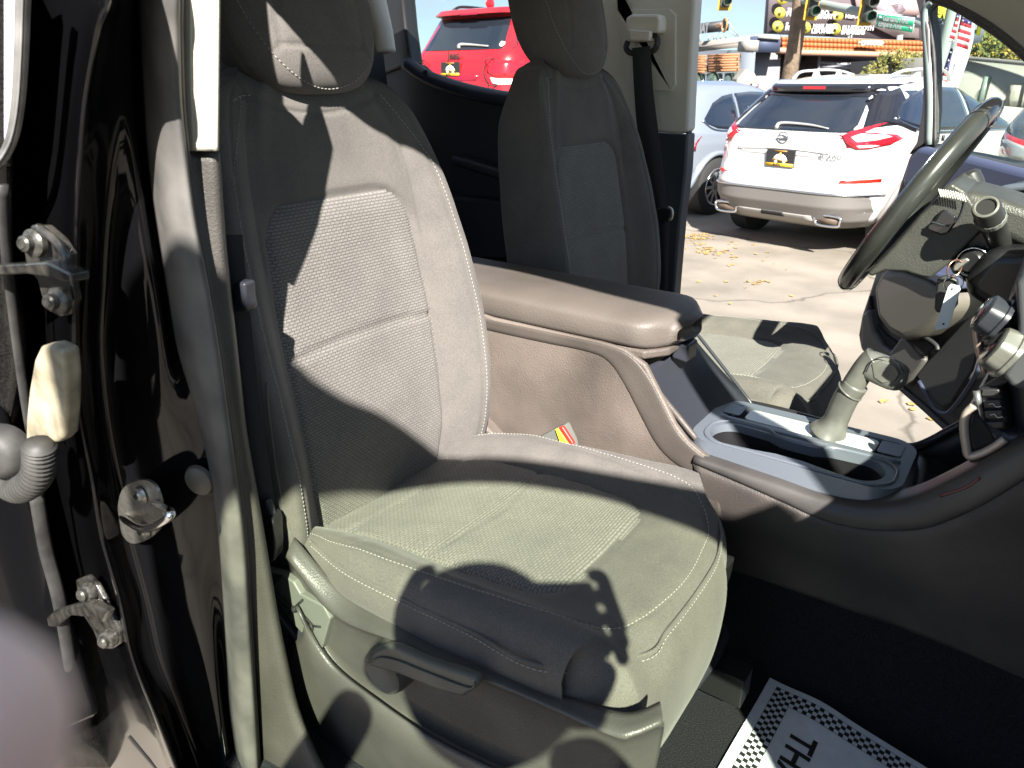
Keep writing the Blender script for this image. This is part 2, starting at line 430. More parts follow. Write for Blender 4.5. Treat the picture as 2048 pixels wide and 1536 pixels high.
    for i, p in enumerate(cz):
        w = hbs(HB, p.z); b = hbs(BO, p.z); th = .115 - .03 * sm(1.5, 1.62, p.z) - .07 * sm(1.62, 1.657, p.z)
        e = [(0, -th), (-.55, -th), (-.88, -th + .015), (-.99, -.055 * th / .115), (-1.01, b * .35), (-.985, b * .86), (-.93, b), (-.83, b * .80), (-.70, b * .28), (-.60, .006), (-.42, .001), (0, 0)]
        pts = e + [(-a, c_) for a, c_ in e[:-1][::-1]]
        c = cr([(a, c_, 0) for a, c_ in pts], 8); L = len(c) - 1
        for k in range(NV):
            f = k * L / (NV - 1); a = int(min(f, L - 1)); q = c[a].lerp(c[a + 1], f - a)
            y = q.x * w; fx = q.y; front = fx > -.03
            P = Vector((p.x + fx, SY + y, p.z)); g = 0; d = bsdf(y, p.z) if front else 1
            if front:
                g += .0055 * math.exp(-(d / .0045) ** 2)
                if d < .002:
                    g += .0045 * math.exp(-((p.z - 1.287 + .008 * (y / .13) ** 2) / .004) ** 2); g -= .004 * sm(0, -.03, d)
                # seams from the centre panel up to the shoulders and the yoke seam
                if p.z > 1.40:
                    sx = lerp_tab([(1.40, .147), (1.50, .140), (1.56, .128), (1.6, .11)], p.z)
                    if d > .004: g += .0024 * math.exp(-((abs(y) - sx) / .003) ** 2)
                yz = 1.582 + .018 * (y / .1) ** 2
                if abs(y) < .12: g += .0028 * math.exp(-((p.z - yz) / .003) ** 2)
                g += .0018 * math.exp(-((abs(q.x) - .885) / .014) ** 2)
            P.x -= g
            P += Vector((1, 0, 0)) * (.002 * noise.noise(Vector((P.y * 14, P.z * 14, 9))))
            V2.append(P); UV2.append((y, p.z)); D2.append(d)
    F2 = [f[::-1] for f in grid_faces(nu, NV)]
    # close the top
    fi, fo = [], []
    for f in F2: (fi if sum(D2[k] for k in f) / 4 < 0 else fo).append(f)
    top = [(nu - 1) * NV + k for k in range(NV - 1)]
    fo.append(tuple(top))
    def sub2(name, fs, mt):
        ids = {}; vv = []; uu = []; ff = []
        for f in fs:
            for k in f:
                if k not in ids: ids[k] = len(vv); vv.append(V2[k]); uu.append(UV2[k])
            ff.append(tuple(ids[k] for k in f))
        return mk(name, vv, ff, mt, seat, uv=uu)
    sub2('backrest', fo, FAB); sub2('backrest_insert', fi, KNIT)
    bv2 = BVHTree.FromPolygons(V2, F2)
    for sg in (-1, 1):
        q = []
        for k in range(90):
            z = 1.02 + .585 * k / 89
            w = hbs(HB, z) * (.905 if z < 1.5 else .905 - .12 * sm(1.5, 1.6, z))
            h = bv2.ray_cast(Vector((0, SY + sg * w, z)), Vector((-1, 0, 0)))[0]
            if h: q.append(h + Vector((.0007, 0, 0)))
        if sg < 0:
            # turns in towards the neck
            for y, z in ((-.13, 1.600), (-.115, 1.605), (-.10, 1.606)):
                h = bv2.ray_cast(Vector((0, SY + y, z)), Vector((-1, 0, 0)))[0]
                if h: q.append(h + Vector((.0007, 0, 0)))
        stitches('seam_stitching', q, THREAD, seat)
    q = []
    for k in range(70):
        z = 1.03 + .54 * k / 69; w = hbs(HB, z)
        h = bv2.ray_cast(Vector((cz[0].x + .2, SY - w * .6 - .2, z)), Vector((-.62, 1, 0)).normalized())[0]
        h = bv2.ray_cast(Vector((-.70 - .03 * sm(1.2, 1.6, z), SY - .6, z)), Vector((0, 1, 0)))[0]
        if h: q.append(h)
    tube('side_piping', q, .0018, FAB, seat, smoothp=False, sides=6)
    # ---- headrest
    def head(u, v):
        # superellipsoid, u around (horizontal), v -1..1 vertical
        zc, hz = 1.745, .140
        ang = v * math.pi / 2; cv, sv = abs(math.cos(ang)) ** .62, (abs(math.sin(ang)) ** .78) * (1 if v > 0 else -1)
        cu_, su = math.cos(u), math.sin(u)
        cx = (abs(cu_) ** .75) * (1 if cu_ > 0 else -1); sy = (abs(su) ** .75) * (1 if su > 0 else -1)
        zz = zc + hz * sv; wy = .126 - .006 * sv
        y = wy * sy * cv + .004; x = -.862 + (.062 if cx > 0 else .078) * cx * cv - .035 * (sv + .2) + .012 * (1 - (y / .13) ** 2)
        P = Vector((x, SY + y, zz)); g = 0
        if cx > 0:
            ax = abs(y) - .066; bz = 1.667 - zz - .004
            d = max(ax, bz); g += .003 * math.exp(-(d / .003) ** 2)
            if bz > 0 and abs(abs(y) - .066 - bz * 1.2) < .02 and ax > -.02: g += .0022 * math.exp(-((abs(y) - .066 - bz * 1.25) / .003) ** 2)
        g += .0022 * math.exp(-((cx - .35) / .05) ** 2)
        return P + Vector((-g, 0, 0))
    nu2, nv2 = 150, 110
    V3 = [head(2 * math.pi * i / nu2, -1 + 2 * j / (nv2 - 1)) for i in range(nu2) for j in range(nv2)]
    mk('headrest', V3, [f[::-1] for f in grid_faces(nu2, nv2, cu=True)], FAB, seat)
    bv3 = BVHTree.FromPolygons(V3, grid_faces(nu2, nv2, cu=True))
    q = []
    for k in range(80):
        a = math.pi * (1.02 + .96 * k / 79)
        p = Vector((0, SY + .004 + .110 * math.cos(a), 1.735 + .123 * math.sin(a) * (1.0)))
        h = bv3.ray_cast(p, Vector((-1, 0, 0)))[0]
        if h: q.append(h + Vector((.0008, 0, 0)))
    q = [bv3.ray_cast(Vector((0, SY - .110, 1.86 - .012 * k)), Vector((-1, 0, 0)))[0] for k in range(10)] + q
    stitches('headrest_stitching', [p for p in q if p], THREAD, seat)
    for sg in (-1, 1): tube('headrest_post', [(-.868, SY + sg * .055, 1.60), (-.868, SY + sg * .055, 1.66)], .006, CHROME, seat)
    # ---- plastic side shield with recliner lever (outboard side)
    Yt = .478
    def row(c): return [at(px, py, y=y) for px, py, y in c]
    cols = [
        [(588, 1074, 0.482), (572, 1112, 0.461), (576, 1124, 0.476), (592, 1200, 0.477), (598, 1215, 0.461), (606, 1262, 0.456), (560, 1335, 0.462), (566, 1480, 0.475)],
        [(690, 1186, 0.482), (668, 1228, 0.461), (672, 1240, 0.476), (662, 1312, 0.477), (658, 1324, 0.461), (642, 1362, 0.456), (655, 1440, 0.462), (660, 1560, 0.475)],
        [(800, 1243, 0.482), (788, 1282, 0.461), (790, 1292, 0.476), (762, 1392, 0.477), (757, 1404, 0.461), (745, 1440, 0.456), (738, 1490, 0.462), (735, 1610, 0.475)],
        [(915, 1298, 0.482), (906, 1334, 0.461), (908, 1345, 0.476), (878, 1468, 0.477), (872, 1480, 0.461), (858, 1518, 0.456), (850, 1570, 0.462), (846, 1680, 0.475)],
        [(1076, 1371, 0.482), (1072, 1404, 0.461), (1074, 1414, 0.476), (1042, 1548, 0.477), (1036, 1560, 0.461), (1020, 1600, 0.456), (1010, 1650, 0.462), (1005, 1760, 0.475)],
        [(1193, 1411, 0.484), (1222, 1470, 0.463), (1222, 1482, 0.477), (1196, 1612, 0.479), (1190, 1626, 0.461), (1176, 1670, 0.458), (1166, 1710, 0.470), (1160, 1800, 0.477)],
        [(1262, 1424, 0.492), (1268, 1470, 0.471), (1266, 1490, 0.486), (1240, 1640, 0.494), (1236, 1650, 0.470), (1226, 1700, 0.465), (1220, 1740, 0.472), (1215, 1800, 0.485)],
        [(1320, 1402, 0.515), (1326, 1446, 0.494), (1326, 1470, 0.508), (1290, 1640, 0.509), (1288, 1650, 0.494), (1280, 1700, 0.488), (1270, 1740, 0.495), (1265, 1800, 0.508)]]
    rows = [row(c) for c in cols]
    patch('side_shield', rows, mat('shield_plastic', (.050, .048, .045), .38, bump=('voronoi', 520, .35, .0007), var=(9, .2)), seat, nu=7, nv=4, solid=.004)
    # raised rear bracket of the shield, lit edge beside the recliner
    # storage pocket liner with slots
    pk = slab('pocket_liner', [at(a, b, y=.468) for a, b in ((530, 1140), (563, 1149), (586, 1164), (600, 1188), (646, 1212), (660, 1238), (643, 1298), (612, 1277), (575, 1235), (541, 1190))], (0, .012, 0), mat('grey_plastic', (.10, .105, .095), .5, bump=('noise', 300, .2, .0003)), seat, bev=.002)
    for a in (((536, 1170), (560, 1195), (578, 1212), (592, 1220)), ((548, 1168), (566, 1150)), ((592, 1212), (605, 1200)), ((585, 1222), (578, 1226)), ((592, 1216), (612, 1236), (626, 1252)), ((626, 1252), (640, 1254)), ((626, 1252), (622, 1272))):
        tube('slot', [at(p[0], p[1], y=.4665) for p in a], [.0045 if len(a) == 4 else .0016] * len(a), DARK, pk, sides=6)
    slab('shield_return', [at(a, b, y=.462) for a, b in ((534, 1196), (560, 1240), (600, 1290), (645, 1330), (650, 1350), (560, 1300), (525, 1230))], (0, .03, 0), mat('blue_black_plastic', (.02, .022, .03), .35, bump=('voronoi', 500, .4, .0005)), seat, bev=.003)
    # recliner lever
    lev = lathe('recliner_lever', [(.0, .004), (.020, .006), (.0285, .010), (.031, .0), (.031, -.034)], at(775, 1337, y=.456), (0, -1, 0), mat('lever_plastic', (.06, .062, .055), .45, bump=('noise', 400, .2, .0003), var=(15, .2)), seat, n=36)
    poly = [at(a, b, y=.444) for a, b in ((733, 1318), (748, 1300), (768, 1293), (790, 1294), (850, 1322), (945, 1354), (957, 1368), (948, 1380), (925, 1396), (880, 1384), (800, 1352), (735, 1332))]
    slab('lever_handle', poly, (0, .014, 0), MATS['lever_plastic'], lev, bev=.0045, seg=3)
    tube('lever_ridge', [at(a, b, y=.4425) for a, b in ((736, 1326), (760, 1316), (795, 1322), (860, 1348), (936, 1376), (950, 1366))], .0012, MATS['lever_plastic'], lev, sides=6)
    # under-seat frame and front skirt
    slab('seat_base', [(-.70, .50, 1.0), (-.24, .50, 1.0), (-.25, .50, .86), (-.70, .50, .84)], (0, .38, 0), BLACK, seat, bev=.004)
    tube('adjuster_bar', [(-.30, .70, .86), (-.255, .72, .865), (-.235, .76, .87), (-.235, .86, .87), (-.255, .885, .865), (-.30, .89, .86)], .008, SMOOTH, seat, n=4)
    for yy in (.53, .85): box('seat_rail', (-.45, yy, .81), (.52, .04, .05), BLACK, seat)
    return seat
seat1 = make_seat()
seat2 = copy_tree(seat1, truck)
seat2.location = seat1.location + Vector((-.028, .72, .024)); seat2['label'] = 'driver seat beyond the centre console in shade'
KY = 1.25
def AT(px, py, y): return at(px, py, y=y * KY)
# ------------------------------------------------------------------ right-hand B-pillar
PR = [-60, 60, 200, 330, 450, 580, 700, 830, 950, 1075, 1200, 1320, 1440, 1580]
def pcol(pts, y, yb=None):
    T = sorted((b, a) for a, b in pts)
    def X(r):
        if r <= T[0][0]: return T[0][1] + (T[1][1] - T[0][1]) / (T[1][0] - T[0][0]) * (r - T[0][0])
        if r >= T[-1][0]: return T[-1][1] + (T[-1][1] - T[-2][1]) / (T[-1][0] - T[-2][0]) * (r - T[-1][0])
        return lerp_tab(T, r)
    P = [AT(X(r), r, y=(y if yb is None else y + (yb - y) * i / (len(PR) - 1))) for i, r in enumerate(PR)]
    a, b = P[0], P[1]
    c, d = P[-1], P[-2]; dn = Vector((c.x + .01, c.y, .66))
    return [Vector((a.x - .05, a.y + .05, 2.06)), Vector((a.x - .02, a.y + .02, 1.82))] + P + [dn]
A0 = [(72, 0), (70, 200), (68, 430), (80, 600), (90, 800), (115, 980), (150, 1150), (170, 1300), (205, 1420), (245, 1536)]
A1 = [(203, 0), (184, 100), (167, 200), (154, 330), (149, 450), (147, 700), (158, 850), (181, 950), (202, 1075), (233, 1180), (259, 1310), (311, 1440), (347, 1536)]
A2 = [(218, 0), (200, 100), (183, 200), (172, 330), (166, 450), (163, 700), (172, 850), (193, 950), (214, 1075), (246, 1180), (274, 1310), (326, 1440), (362, 1536)]
A3 = [(242, 0), (225, 200), (210, 400), (205, 700), (225, 880), (262, 1050), (300, 1200), (340, 1350), (400, 1536)]
A3b = [(255, 0), (250, 200), (262, 400), (285, 600), (298, 740), (296, 860), (316, 960), (330, 1060), (355, 1130), (385, 1250), (415, 1400), (440, 1536)]
A4 = [(262, 0), (262, 200), (280, 400), (308, 600), (322, 740), (320, 860), (338, 960), (352, 1060), (378, 1130), (405, 1250), (432, 1400), (455, 1536)]
A5 = [(277, 0), (292, 300), (320, 500), (355, 700), (400, 850), (430, 1000), (442, 1150), (455, 1350), (462, 1450), (477, 1536)]
A6 = [(360, 0), (366, 200), (385, 400), (410, 520), (440, 700), (462, 850), (490, 1050), (500, 1200), (512, 1400), (522, 1536)]
bp = empty('b_pillar', (-.55, .3, .7), truck)
bp['label'] = 'black painted pillar behind the passenger door opening'
cols_ = [pcol([(a - 60, b) for a, b in A0], .34), pcol(A0, .285), pcol([(a - 26, b) for a, b in A1], .262), pcol(A1, .238), pcol(A2, .246), pcol(A3, .272), pcol(A4, .288), pcol(A5, .305), pcol(A6, .325)]
patch('pillar_panel', [[cols_[j][i] for j in range(len(cols_))] for i in range(len(cols_[0]))], PAINT, bp, nu=6, nv=5, solid=.003)
# the door weatherstrip on the flange
s0, s1, s2, s3, s4 = pcol(A5, .300), pcol([(a * .72 + c * .28, b) for (a, b), c in zip(A5, [lerp_tab([(q, p) for p, q in A6], b) for a, b in A5])], .292), pcol([(a * .4 + c * .6, b) for (a, b), c in zip(A5, [lerp_tab([(q, p) for p, q in A6], b) for a, b in A5])], .294), pcol([(a - 5, b) for a, b in A6], .300), pcol(A6, .312)
patch('weatherstrip', [[s[i] for s in (s0, s1, s2, s3, s4)] for i in range(len(s0))], RUBBER, bp, nu=6, nv=6, solid=.004)
lip = pcol([(a - 4, b) for a, b in A6], .306)
tube('weatherstrip_lip', lip, .0035, RUBBER_B, bp, n=5, sides=8)
# upper beige garnish and lower dark garnish
def gcol(pts, y, r0, r1, k=9):
    T = sorted((b, a) for a, b in pts)
    return [AT(lerp_tab(T, r0 + (r1 - r0) * i / k), r0 + (r1 - r0) * i / k, y=y) for i in range(k + 1)]
G = [gcol([(352, -60), (360, 0), (366, 200), (374, 302)], .314, -60, 302), gcol([(378, -60), (380, 0), (380, 150), (385, 302)], .315, -60, 302), gcol([(384, -60), (386, 0), (386, 150), (391, 302)], .316, -60, 302), gcol([(426, -60), (428, 0), (428, 150), (424, 302)], .322, -60, 302), gcol([(440, -60), (440, 0), (437, 302)], .328, -60, 302), gcol([(440, -60), (440, 0), (437, 302)], .362, -60, 302)]
for g in G: g.insert(0, g[0] + (g[0] - g[1]) * 8 + Vector((-.02, .02, 0)))
patch('upper_garnish', [[g[i] for g in G] for i in range(11)], BEIGE, bp, nu=4, nv=3, solid=.003)
G = [gcol([(372, 304), (410, 520), (440, 700), (462, 850), (490, 1050), (500, 1200), (512, 1400), (522, 1536), (530, 1600)], .314, 304, 1600, 14),
     gcol([(392, 304), (424, 520), (452, 700), (473, 850), (503, 1050), (517, 1200), (540, 1400), (575, 1536), (600, 1600)], .320, 304, 1600, 14),
     gcol([(437, 304), (452, 520), (468, 650), (490, 850), (512, 980), (530, 1080), (548, 1200), (588, 1400), (642, 1536), (680, 1600)], .332, 304, 1600, 14),
     gcol([(437, 304), (455, 520), (470, 650), (492, 850), (514, 980), (532, 1080), (550, 1200), (590, 1400), (644, 1536), (682, 1600)], .366, 304, 1600, 14)]
patch('lower_garnish', [[g[i] for g in G] for i in range(15)], mat('pillar_plastic', (.042, .039, .035), .5, bump=('voronoi', 480, .5, .0008), var=(12, .2)), bp, nu=4, nv=4, solid=.003)
# striker
stp = [AT(a, b, y=.262) for a, b in ((262, 966), (288, 960), (306, 968), (318, 990), (326, 1030), (322, 1052), (300, 1076), (272, 1087), (252, 1080), (238, 1052), (236, 1010), (244, 980))]
sn = (stp[0] - stp[4]).cross(stp[8] - stp[4]).normalized(); sn = sn if sn.y > 0 else -sn
strk = slab('striker', cr(stp, 4, True), sn * .003, STEEL, bp, bev=0, smooth=False)
for a, b in ((279, 991), (286, 1062)):
    c = AT(a, b, y=.259); lathe('screw', [(0, .004), (.0045, .004), (.0055, .002), (.0095, .0015), (.0105, -.002)], c, -sn, STEEL, strk, n=20)
    lathe('screw_socket', [(0, .0), (.0032, .001), (.0036, .0052), (.0028, .0052), (.002, .0012)], c, -sn, DSTEEL, strk, n=6)
tube('striker_loop', [AT(246, 1034, y=.262), AT(252, 1040, y=.250), AT(276, 1054, y=.238), AT(300, 1056, y=.230), AT(336, 1036, y=.228), AT(340, 1022, y=.234), AT(322, 1012, y=.250), AT(308, 1008, y=.262)], .0042, CHROME, strk, n=7, sides=12)
# small access cap beside the weatherstrip
lathe('access_cap', [(0, .004), (.014, .0035), (.017, .002), (.019, -.002)], AT(398, 962, y=.294), (.35, -1, 0), mat('dusty_cap', (.06, .055, .045), .5), bp)
# upper hinge / check bracket on the rear half
def px3(l, y): return [AT(a, b, y=y) for a, b in l]
hg = empty('door_hinge', AT(100, 540, y=.25), truck); hg['label'] = 'upper rear door hinge with two bolts'
slab('hinge_plate', px3(((62, 450), (88, 452), (118, 478), (138, 508), (140, 560), (148, 600), (140, 630), (120, 634), (96, 622), (84, 596), (74, 560), (52, 535), (46, 486)), .228), (0, .008, 0), DSTEEL, hg, bev=.002, seg=3)
slab('hinge_arm', px3(((-60, 535), (50, 527), (92, 524), (140, 548), (142, 566), (100, 556), (50, 548), (-60, 556)), .212), (0, .016, 0), DSTEEL, hg, bev=.002, seg=3)
tube('hinge_rib', px3(((78, 455), (112, 482), (132, 512), (132, 540), (110, 545)), .222), .004, DSTEEL, hg)
for a, b in ((58, 487), (108, 603)):
    c = AT(a, b, y=.216); lathe('bolt', [(0, .007), (.005, .007), (.007, .0055), (.007, 0), (.0105, -.001), (.0125, -.003), (.0125, -.008)], c, (.3, -1, .15), mat('bolt_metal', (.07, .068, .06), .35, metal=.5, var=(200, .5)), hg, n=24)
    lathe('bolt_socket', [(0, .0074), (.0032, .0074), (.0036, .0082), (.0044, .0082), (.005, .007)], c, (.3, -1, .15), DSTEEL, hg, n=12)
hg2 = empty('door_hinge', AT(180, 1240, y=.25), truck); hg2['label'] = 'lower rear door hinge with two bolts'
slab('hinge_plate', px3(((150, 1160), (172, 1152), (190, 1170), (212, 1210), (238, 1262), (236, 1290), (222, 1300), (200, 1298), (186, 1262), (160, 1222)), .238), (0, .008, 0), DSTEEL, hg2, bev=.003, seg=3)
slab('hinge_arm', px3(((92, 1236), (108, 1222), (140, 1212), (180, 1206), (214, 1226), (206, 1246), (178, 1236), (140, 1232), (108, 1256), (96, 1254)), .222), (0, .012, 0), DSTEEL, hg2, bev=.003, seg=3)
for a, b in ((168, 1188), (210, 1282)):
    c = AT(a, b, y=.228); lathe('bolt', [(0, .007), (.005, .007), (.0075, .005), (.0075, 0), (.011, -.001), (.0125, -.004), (.0125, -.010)], c, (.3, -1, .15), MATS['bolt_metal'], hg2, n=24)
# wiring boot and corrugated tube
wb = empty('wiring_boot', AT(90, 800, y=.22), truck); wb['label'] = 'dusty rubber wiring boot with corrugated tube at the rear door hinge'
slab('boot_shell', px3(((78, 694), (98, 690), (124, 702), (130, 760), (130, 820), (126, 876), (116, 886), (100, 890), (50, 888), (50, 840), (56, 780), (66, 720)), .205), (-.004, .018, 0), mat('boot_rubber', (.20, .175, .12), .65, bump=('noise', 60, .4, .002), var=(28, .4, (.34, .30, .21), 7)), wb, bev=.005, seg=4)
q = cr(px3(((78, 888), (80, 915), (76, 945), (60, 968), (38, 978), (14, 968), (-6, 950)), .195), 16)
tube('corrugated_tube', q, [.0140 + .0018 * (1 if (i // 2) % 2 else -1) for i in range(len(q))], mat('tube_rubber', (.03, .029, .027), .6, var=(40, .3)), wb, n=1, sides=18, smoothp=False)
lathe('grommet', [(0, .014), (.016, .014), (.022, .010), (.030, .0), (.031, -.01)], AT(0, 908, y=.190), (.6, -.8, .1), RUBBER_B, wb)
# the open rear door: its front edge and window corner
rd = empty('rear_door', (-1.0, .3, .7), truck); rd['label'] = 'black rear passenger door swung open at the left edge'
def edge(l, y0, y1): return [AT(a, b, y=y0 + (y1 - y0) * i / (len(l) - 1)) for i, (a, b) in enumerate(l)]
E0 = edge([(-150, -60), (-150, 200), (-150, 450), (-140, 700), (-120, 900), (-100, 1100), (-60, 1300), (-10, 1536)], .22, .22)
E1 = edge([(8, -60), (8, 200), (6, 450), (-16, 700), (-10, 900), (10, 1060), (40, 1250), (104, 1536)], .24, .24)
E2 = edge([(40, -60), (34, 200), (30, 450), (52, 700), (30, 900), (40, 1060), (74, 1250), (150, 1536)], .26, .26)
E3 = edge([(62, -60), (60, 200), (52, 450), (66, 700), (70, 900), (92, 1060), (130, 1250), (220, 1536)], .30, .30)
E4 = edge([(100, -60), (95, 200), (92, 450), (106, 700), (120, 900), (142, 1060), (190, 1250), (290, 1536)], .36, .36)
patch('door_edge', [[e[i] for e in (E0, E1, E2, E3, E4)] for i in range(8)], PAINT_D, rd, nu=5, nv=5, solid=.01)
for k, (pts, r, mt) in enumerate(((((6, 370), (12, 500), (28, 640), (44, 760), (60, 860)), .005, RUBBER_B), (((72, 985), (92, 1100), (116, 1190), (136, 1300), (150, 1400)), .009, RUBBER_B), (((-2, 980), (14, 1080), (36, 1200), (64, 1320), (92, 1440)), .004, RUBBER_B))):
    tube('door_seal', px3(pts, .232 if k != 1 else .235), r, mt, rd, flat=.5)
WC = [(-120, 355), (-30, 352), (4, 334), (30, 290), (44, 220), (51, 120), (55, 0), (58, -60)]
patch('window_corner', [px3(WC, .237), px3([(a - 9, b - 8) for a, b in WC], .228), px3([(a - 17, b - 14) for a, b in WC], .234)], mat('door_trim_metal', (.42, .42, .42), .35, metal=.6, var=(30, .3)), rd, nu=4, nv=6, solid=.006)
slab('window_reveal', px3(((-110, 336), (-40, 334), (-8, 316), (14, 276), (27, 212), (34, 118), (37, 0), (40, -70), (-120, -70)), .240), (-.01, .012, 0), mat('painted_sky_glass', (.40, .40, .55), .12, coat=.8), rd, bev=.002)  # lilac base colour stands in for sky reflected in the door glass
slab('door_slab', [(-1.00, .31, .72), (-1.02, .31, 1.50), (-1.37, -.75, 1.50), (-1.34, -.75, .72)], (-.06, .02, 0), PAINT, rd, bev=.01)
slab('rear_window_frame', [(-1.02, .31, 1.52), (-1.03, .33, 1.90), (-1.06, .25, 1.98), (-1.40, -.72, 1.93), (-1.37, -.75, 1.52), (-1.34, -.68, 1.55), (-1.37, -.66, 1.88), (-1.06, .18, 1.92), (-1.05, .25, 1.87), (-1.03, .25, 1.55)], (-.03, .01, 0), BLACK, rd, bev=.004)
# seat belt of the passenger seat
bl = empty('seat_belt', at(500, 900, y=.45), truck); bl['label'] = 'black seat belt hanging beside the passenger seat'
def strap(name, pts, wv, mt, parent, th=.0016, n=8):
    Q = cr(pts, n); V = []
    for p in Q: V += [p - Vector(wv), p + Vector(wv)]
    return mk(name, V, [(2 * i, 2 * i + 2, 2 * i + 3, 2 * i + 1) for i in range(len(Q) - 1)], mt, parent, solid=th)
strap('webbing', [at(a, b, y=.452) for a, b in ((452, 470), (466, 600), (474, 660), (486, 760), (502, 880), (516, 970), (524, 1030))], (.014, .010, 0), WEB, bl)
slab('belt_stop', [at(a, b, y=.440) for a, b in ((460, 572), (470, 564), (488, 566), (490, 600), (494, 618), (488, 626), (468, 628), (464, 600))], (-.004, .018, 0), SMOOTH, bl, bev=.004, seg=3)
slab('anchor_loop', [at(a, b, y=.448) for a, b in ((516, 1004), (530, 1000), (541, 1030), (543, 1052), (520, 1052), (512, 1030))], (0, .01, 0), SMOOTH, bl, bev=.003)
slab('anchor_cover', [at(a, b, y=.444) for a, b in ((514, 1040), (540, 1034), (548, 1050), (550, 1100), (548, 1124), (530, 1130), (524, 1110), (516, 1070))], (-.01, .022, 0), BLACK, bl, bev=.004, seg=3)
# sill and outer body below the door opening
slab('rocker', [(-.85, .36, .60), (.75, .36, .60), (.75, .36, .72), (-.85, .36, .72)], (0, -.10, -.02), PAINT, truck, bev=.02, seg=3)
slab('sill_plate', [(-.80, .36, .735), (.72, .36, .735), (.72, .46, .742), (-.80, .46, .742)], (0, 0, -.02), GRAIN, truck, bev=.006)
# rear bodyside behind the pillar, outside the picture
slab('rear_quarter', [(-1.62, .20, .70), (-3.0, .20, .70), (-3.0, .20, 1.50), (-1.70, .20, 1.50)], (0, .03, 0), PAINT, truck, bev=.01)

# ------------------------------------------------------------------ roof, windscreen, pillars
RE = [(-1.75, .50, 1.93), (-1.3, .43, 2.00), (-.9, .41, 1.97), (-.64, .40, 1.965), (-.575, .395, 1.965), (-.5, .39, 1.988), (-.4, .39, 2.03), (-.2, .385, 2.045), (.0, .39, 2.00), (.12, .40, 1.97)]
rows = []
for t in range(9):
    f = t / 8; yy = 2 * f - 1
    rows.append([Vector((x, 1.05 + (y - 1.05) * (1 - 2 * f) if f <= .5 else 1.05 + (1.05 - y) * (2 * f - 1), z + .055 * (1 - yy ** 2))) for x, y, z in RE])
patch('roof', rows, PAINT, truck, nu=3, nv=5, solid=.012)
rows2 = [[p + Vector((0, 0, -.03)) for p in r] for r in rows]
patch('headliner', rows2[0:9], mat('headliner_cloth', (.50, .47, .40), .9, bump=('noise', 900, .5, .0006)), truck, nu=3, nv=5, solid=.006)
tube('roof_rail', [Vector(p) + Vector((0, .02, -.022)) for p in RE], .02, PAINT, truck, flat=1.1)
tube('a_pillar', [(.12, .41, 1.95), (.30, .37, 1.84), (.50, .32, 1.70), (.72, .28, 1.52), (.85, .26, 1.38)], .034, PAINT, truck)
tube('rear_pillar', [(-1.35, .42, 1.97), (-1.55, .30, 1.7), (-1.62, .22, 1.45), (-1.6, .22, .75)], .05, PAINT, truck)
ws = patch('windscreen', [[(.13, .42, 1.96), (.14, 1.05, 2.03), (.13, 1.68, 1.96)], [(.55, .35, 1.69), (.60, 1.05, 1.75), (.55, 1.76, 1.69)], [(.98, .28, 1.42), (1.06, 1.05, 1.46), (.98, 1.86, 1.42)]], GLASS_G, truck, nu=4, nv=4, solid=0)
# driver-side pillars and rails
trD = empty('driver_side_trim', (-.8, 1.8, .8), truck); trD['label'] = 'beige and charcoal trim with belt height guide behind the driver seat'
YB = 1.80
def p(l, y): return [at(a, b, y=y) for a, b in l]
slab('pillar_garnish', p(((1180, -40), (1180, 30), (1185, 110), (1190, 200), (1195, 256), (1360, 268), (1376, 262), (1383, 100), (1392, -40)), YB), (0, .05, 0), mat('shaded_beige_trim', (.50, .475, .42), .7, bump=('voronoi', 700, .3, .0005)), trD, bev=.008, seg=3)
slab('raised_panel', p(((1232, -40), (1236, 20), (1338, 18), (1350, 30), (1350, 170), (1342, 182), (1272, 180), (1252, 160), (1244, 100)), YB - .012), (0, .02, 0), MATS['shaded_beige_trim'], trD, bev=.008, seg=3)
slab('lower_pillar_trim', p(((1195, 259), (1362, 270), (1376, 266), (1372, 340), (1360, 440), (1350, 560), (1344, 640), (1338, 760), (1200, 760), (1195, 500)), YB + .001), (0, .05, 0), mat('slate_plastic', (.028, .034, .042), .45, bump=('voronoi', 500, .3, .0005)), trD, bev=.006)
tube('opening_seal', [at(a, b, y=YB + .03) for a, b in ((1392, -60), (1388, 60), (1384, 160), (1377, 280), (1366, 400), (1356, 500), (1348, 600), (1342, 760))], .011, mat('opening_seal', (.05, .055, .06), .5), trD, flat=.6)
slab('belt_guide', p(((1250, 36), (1262, 28), (1316, 28), (1320, 42), (1318, 66), (1300, 66), (1298, 82), (1256, 84), (1252, 66)), YB - .05), (0, .05, 0), mat('light_beige_plastic', (.56, .54, .48), .55), trD, bev=.007, seg=3)
slab('belt_guide_lip', p(((1256, 58), (1300, 62), (1298, 82), (1260, 82)), YB - .062), (0, .02, 0), MATS['light_beige_plastic'], trD, bev=.004)
tube('belt_ring', [at(a, b, y=YB - .04) for a, b in ((1256, 82), (1252, 96), (1262, 106), (1288, 108), (1310, 98), (1314, 78), (1306, 68))], .007, BLACK, trD)
db = empty('seat_belt', at(1300, 300, y=1.74), truck); db['label'] = 'driver seat belt running down the far pillar'
V = []
L1 = [(1264, 96), (1268, 180), (1275, 260), (1290, 330), (1306, 400), (1318, 440), (1322, 520), (1320, 620)]
L2 = [(1300, 92), (1306, 180), (1316, 260), (1325, 340), (1334, 420), (1338, 450), (1336, 520), (1334, 620)]
r1, r2 = cr(p(L1, 1.745), 6), cr(p(L2, 1.75), 6)
mk('webbing', r1 + r2, [(i, i + 1, len(r1) + i + 1, len(r1) + i) for i in range(len(r1) - 1)], WEB, db, solid=.002)
slab('latch_tongue', p(((1312, 418), (1328, 414), (1342, 420), (1340, 442), (1318, 448)), 1.725), (0, .015, 0), BLACK, db, bev=.003)
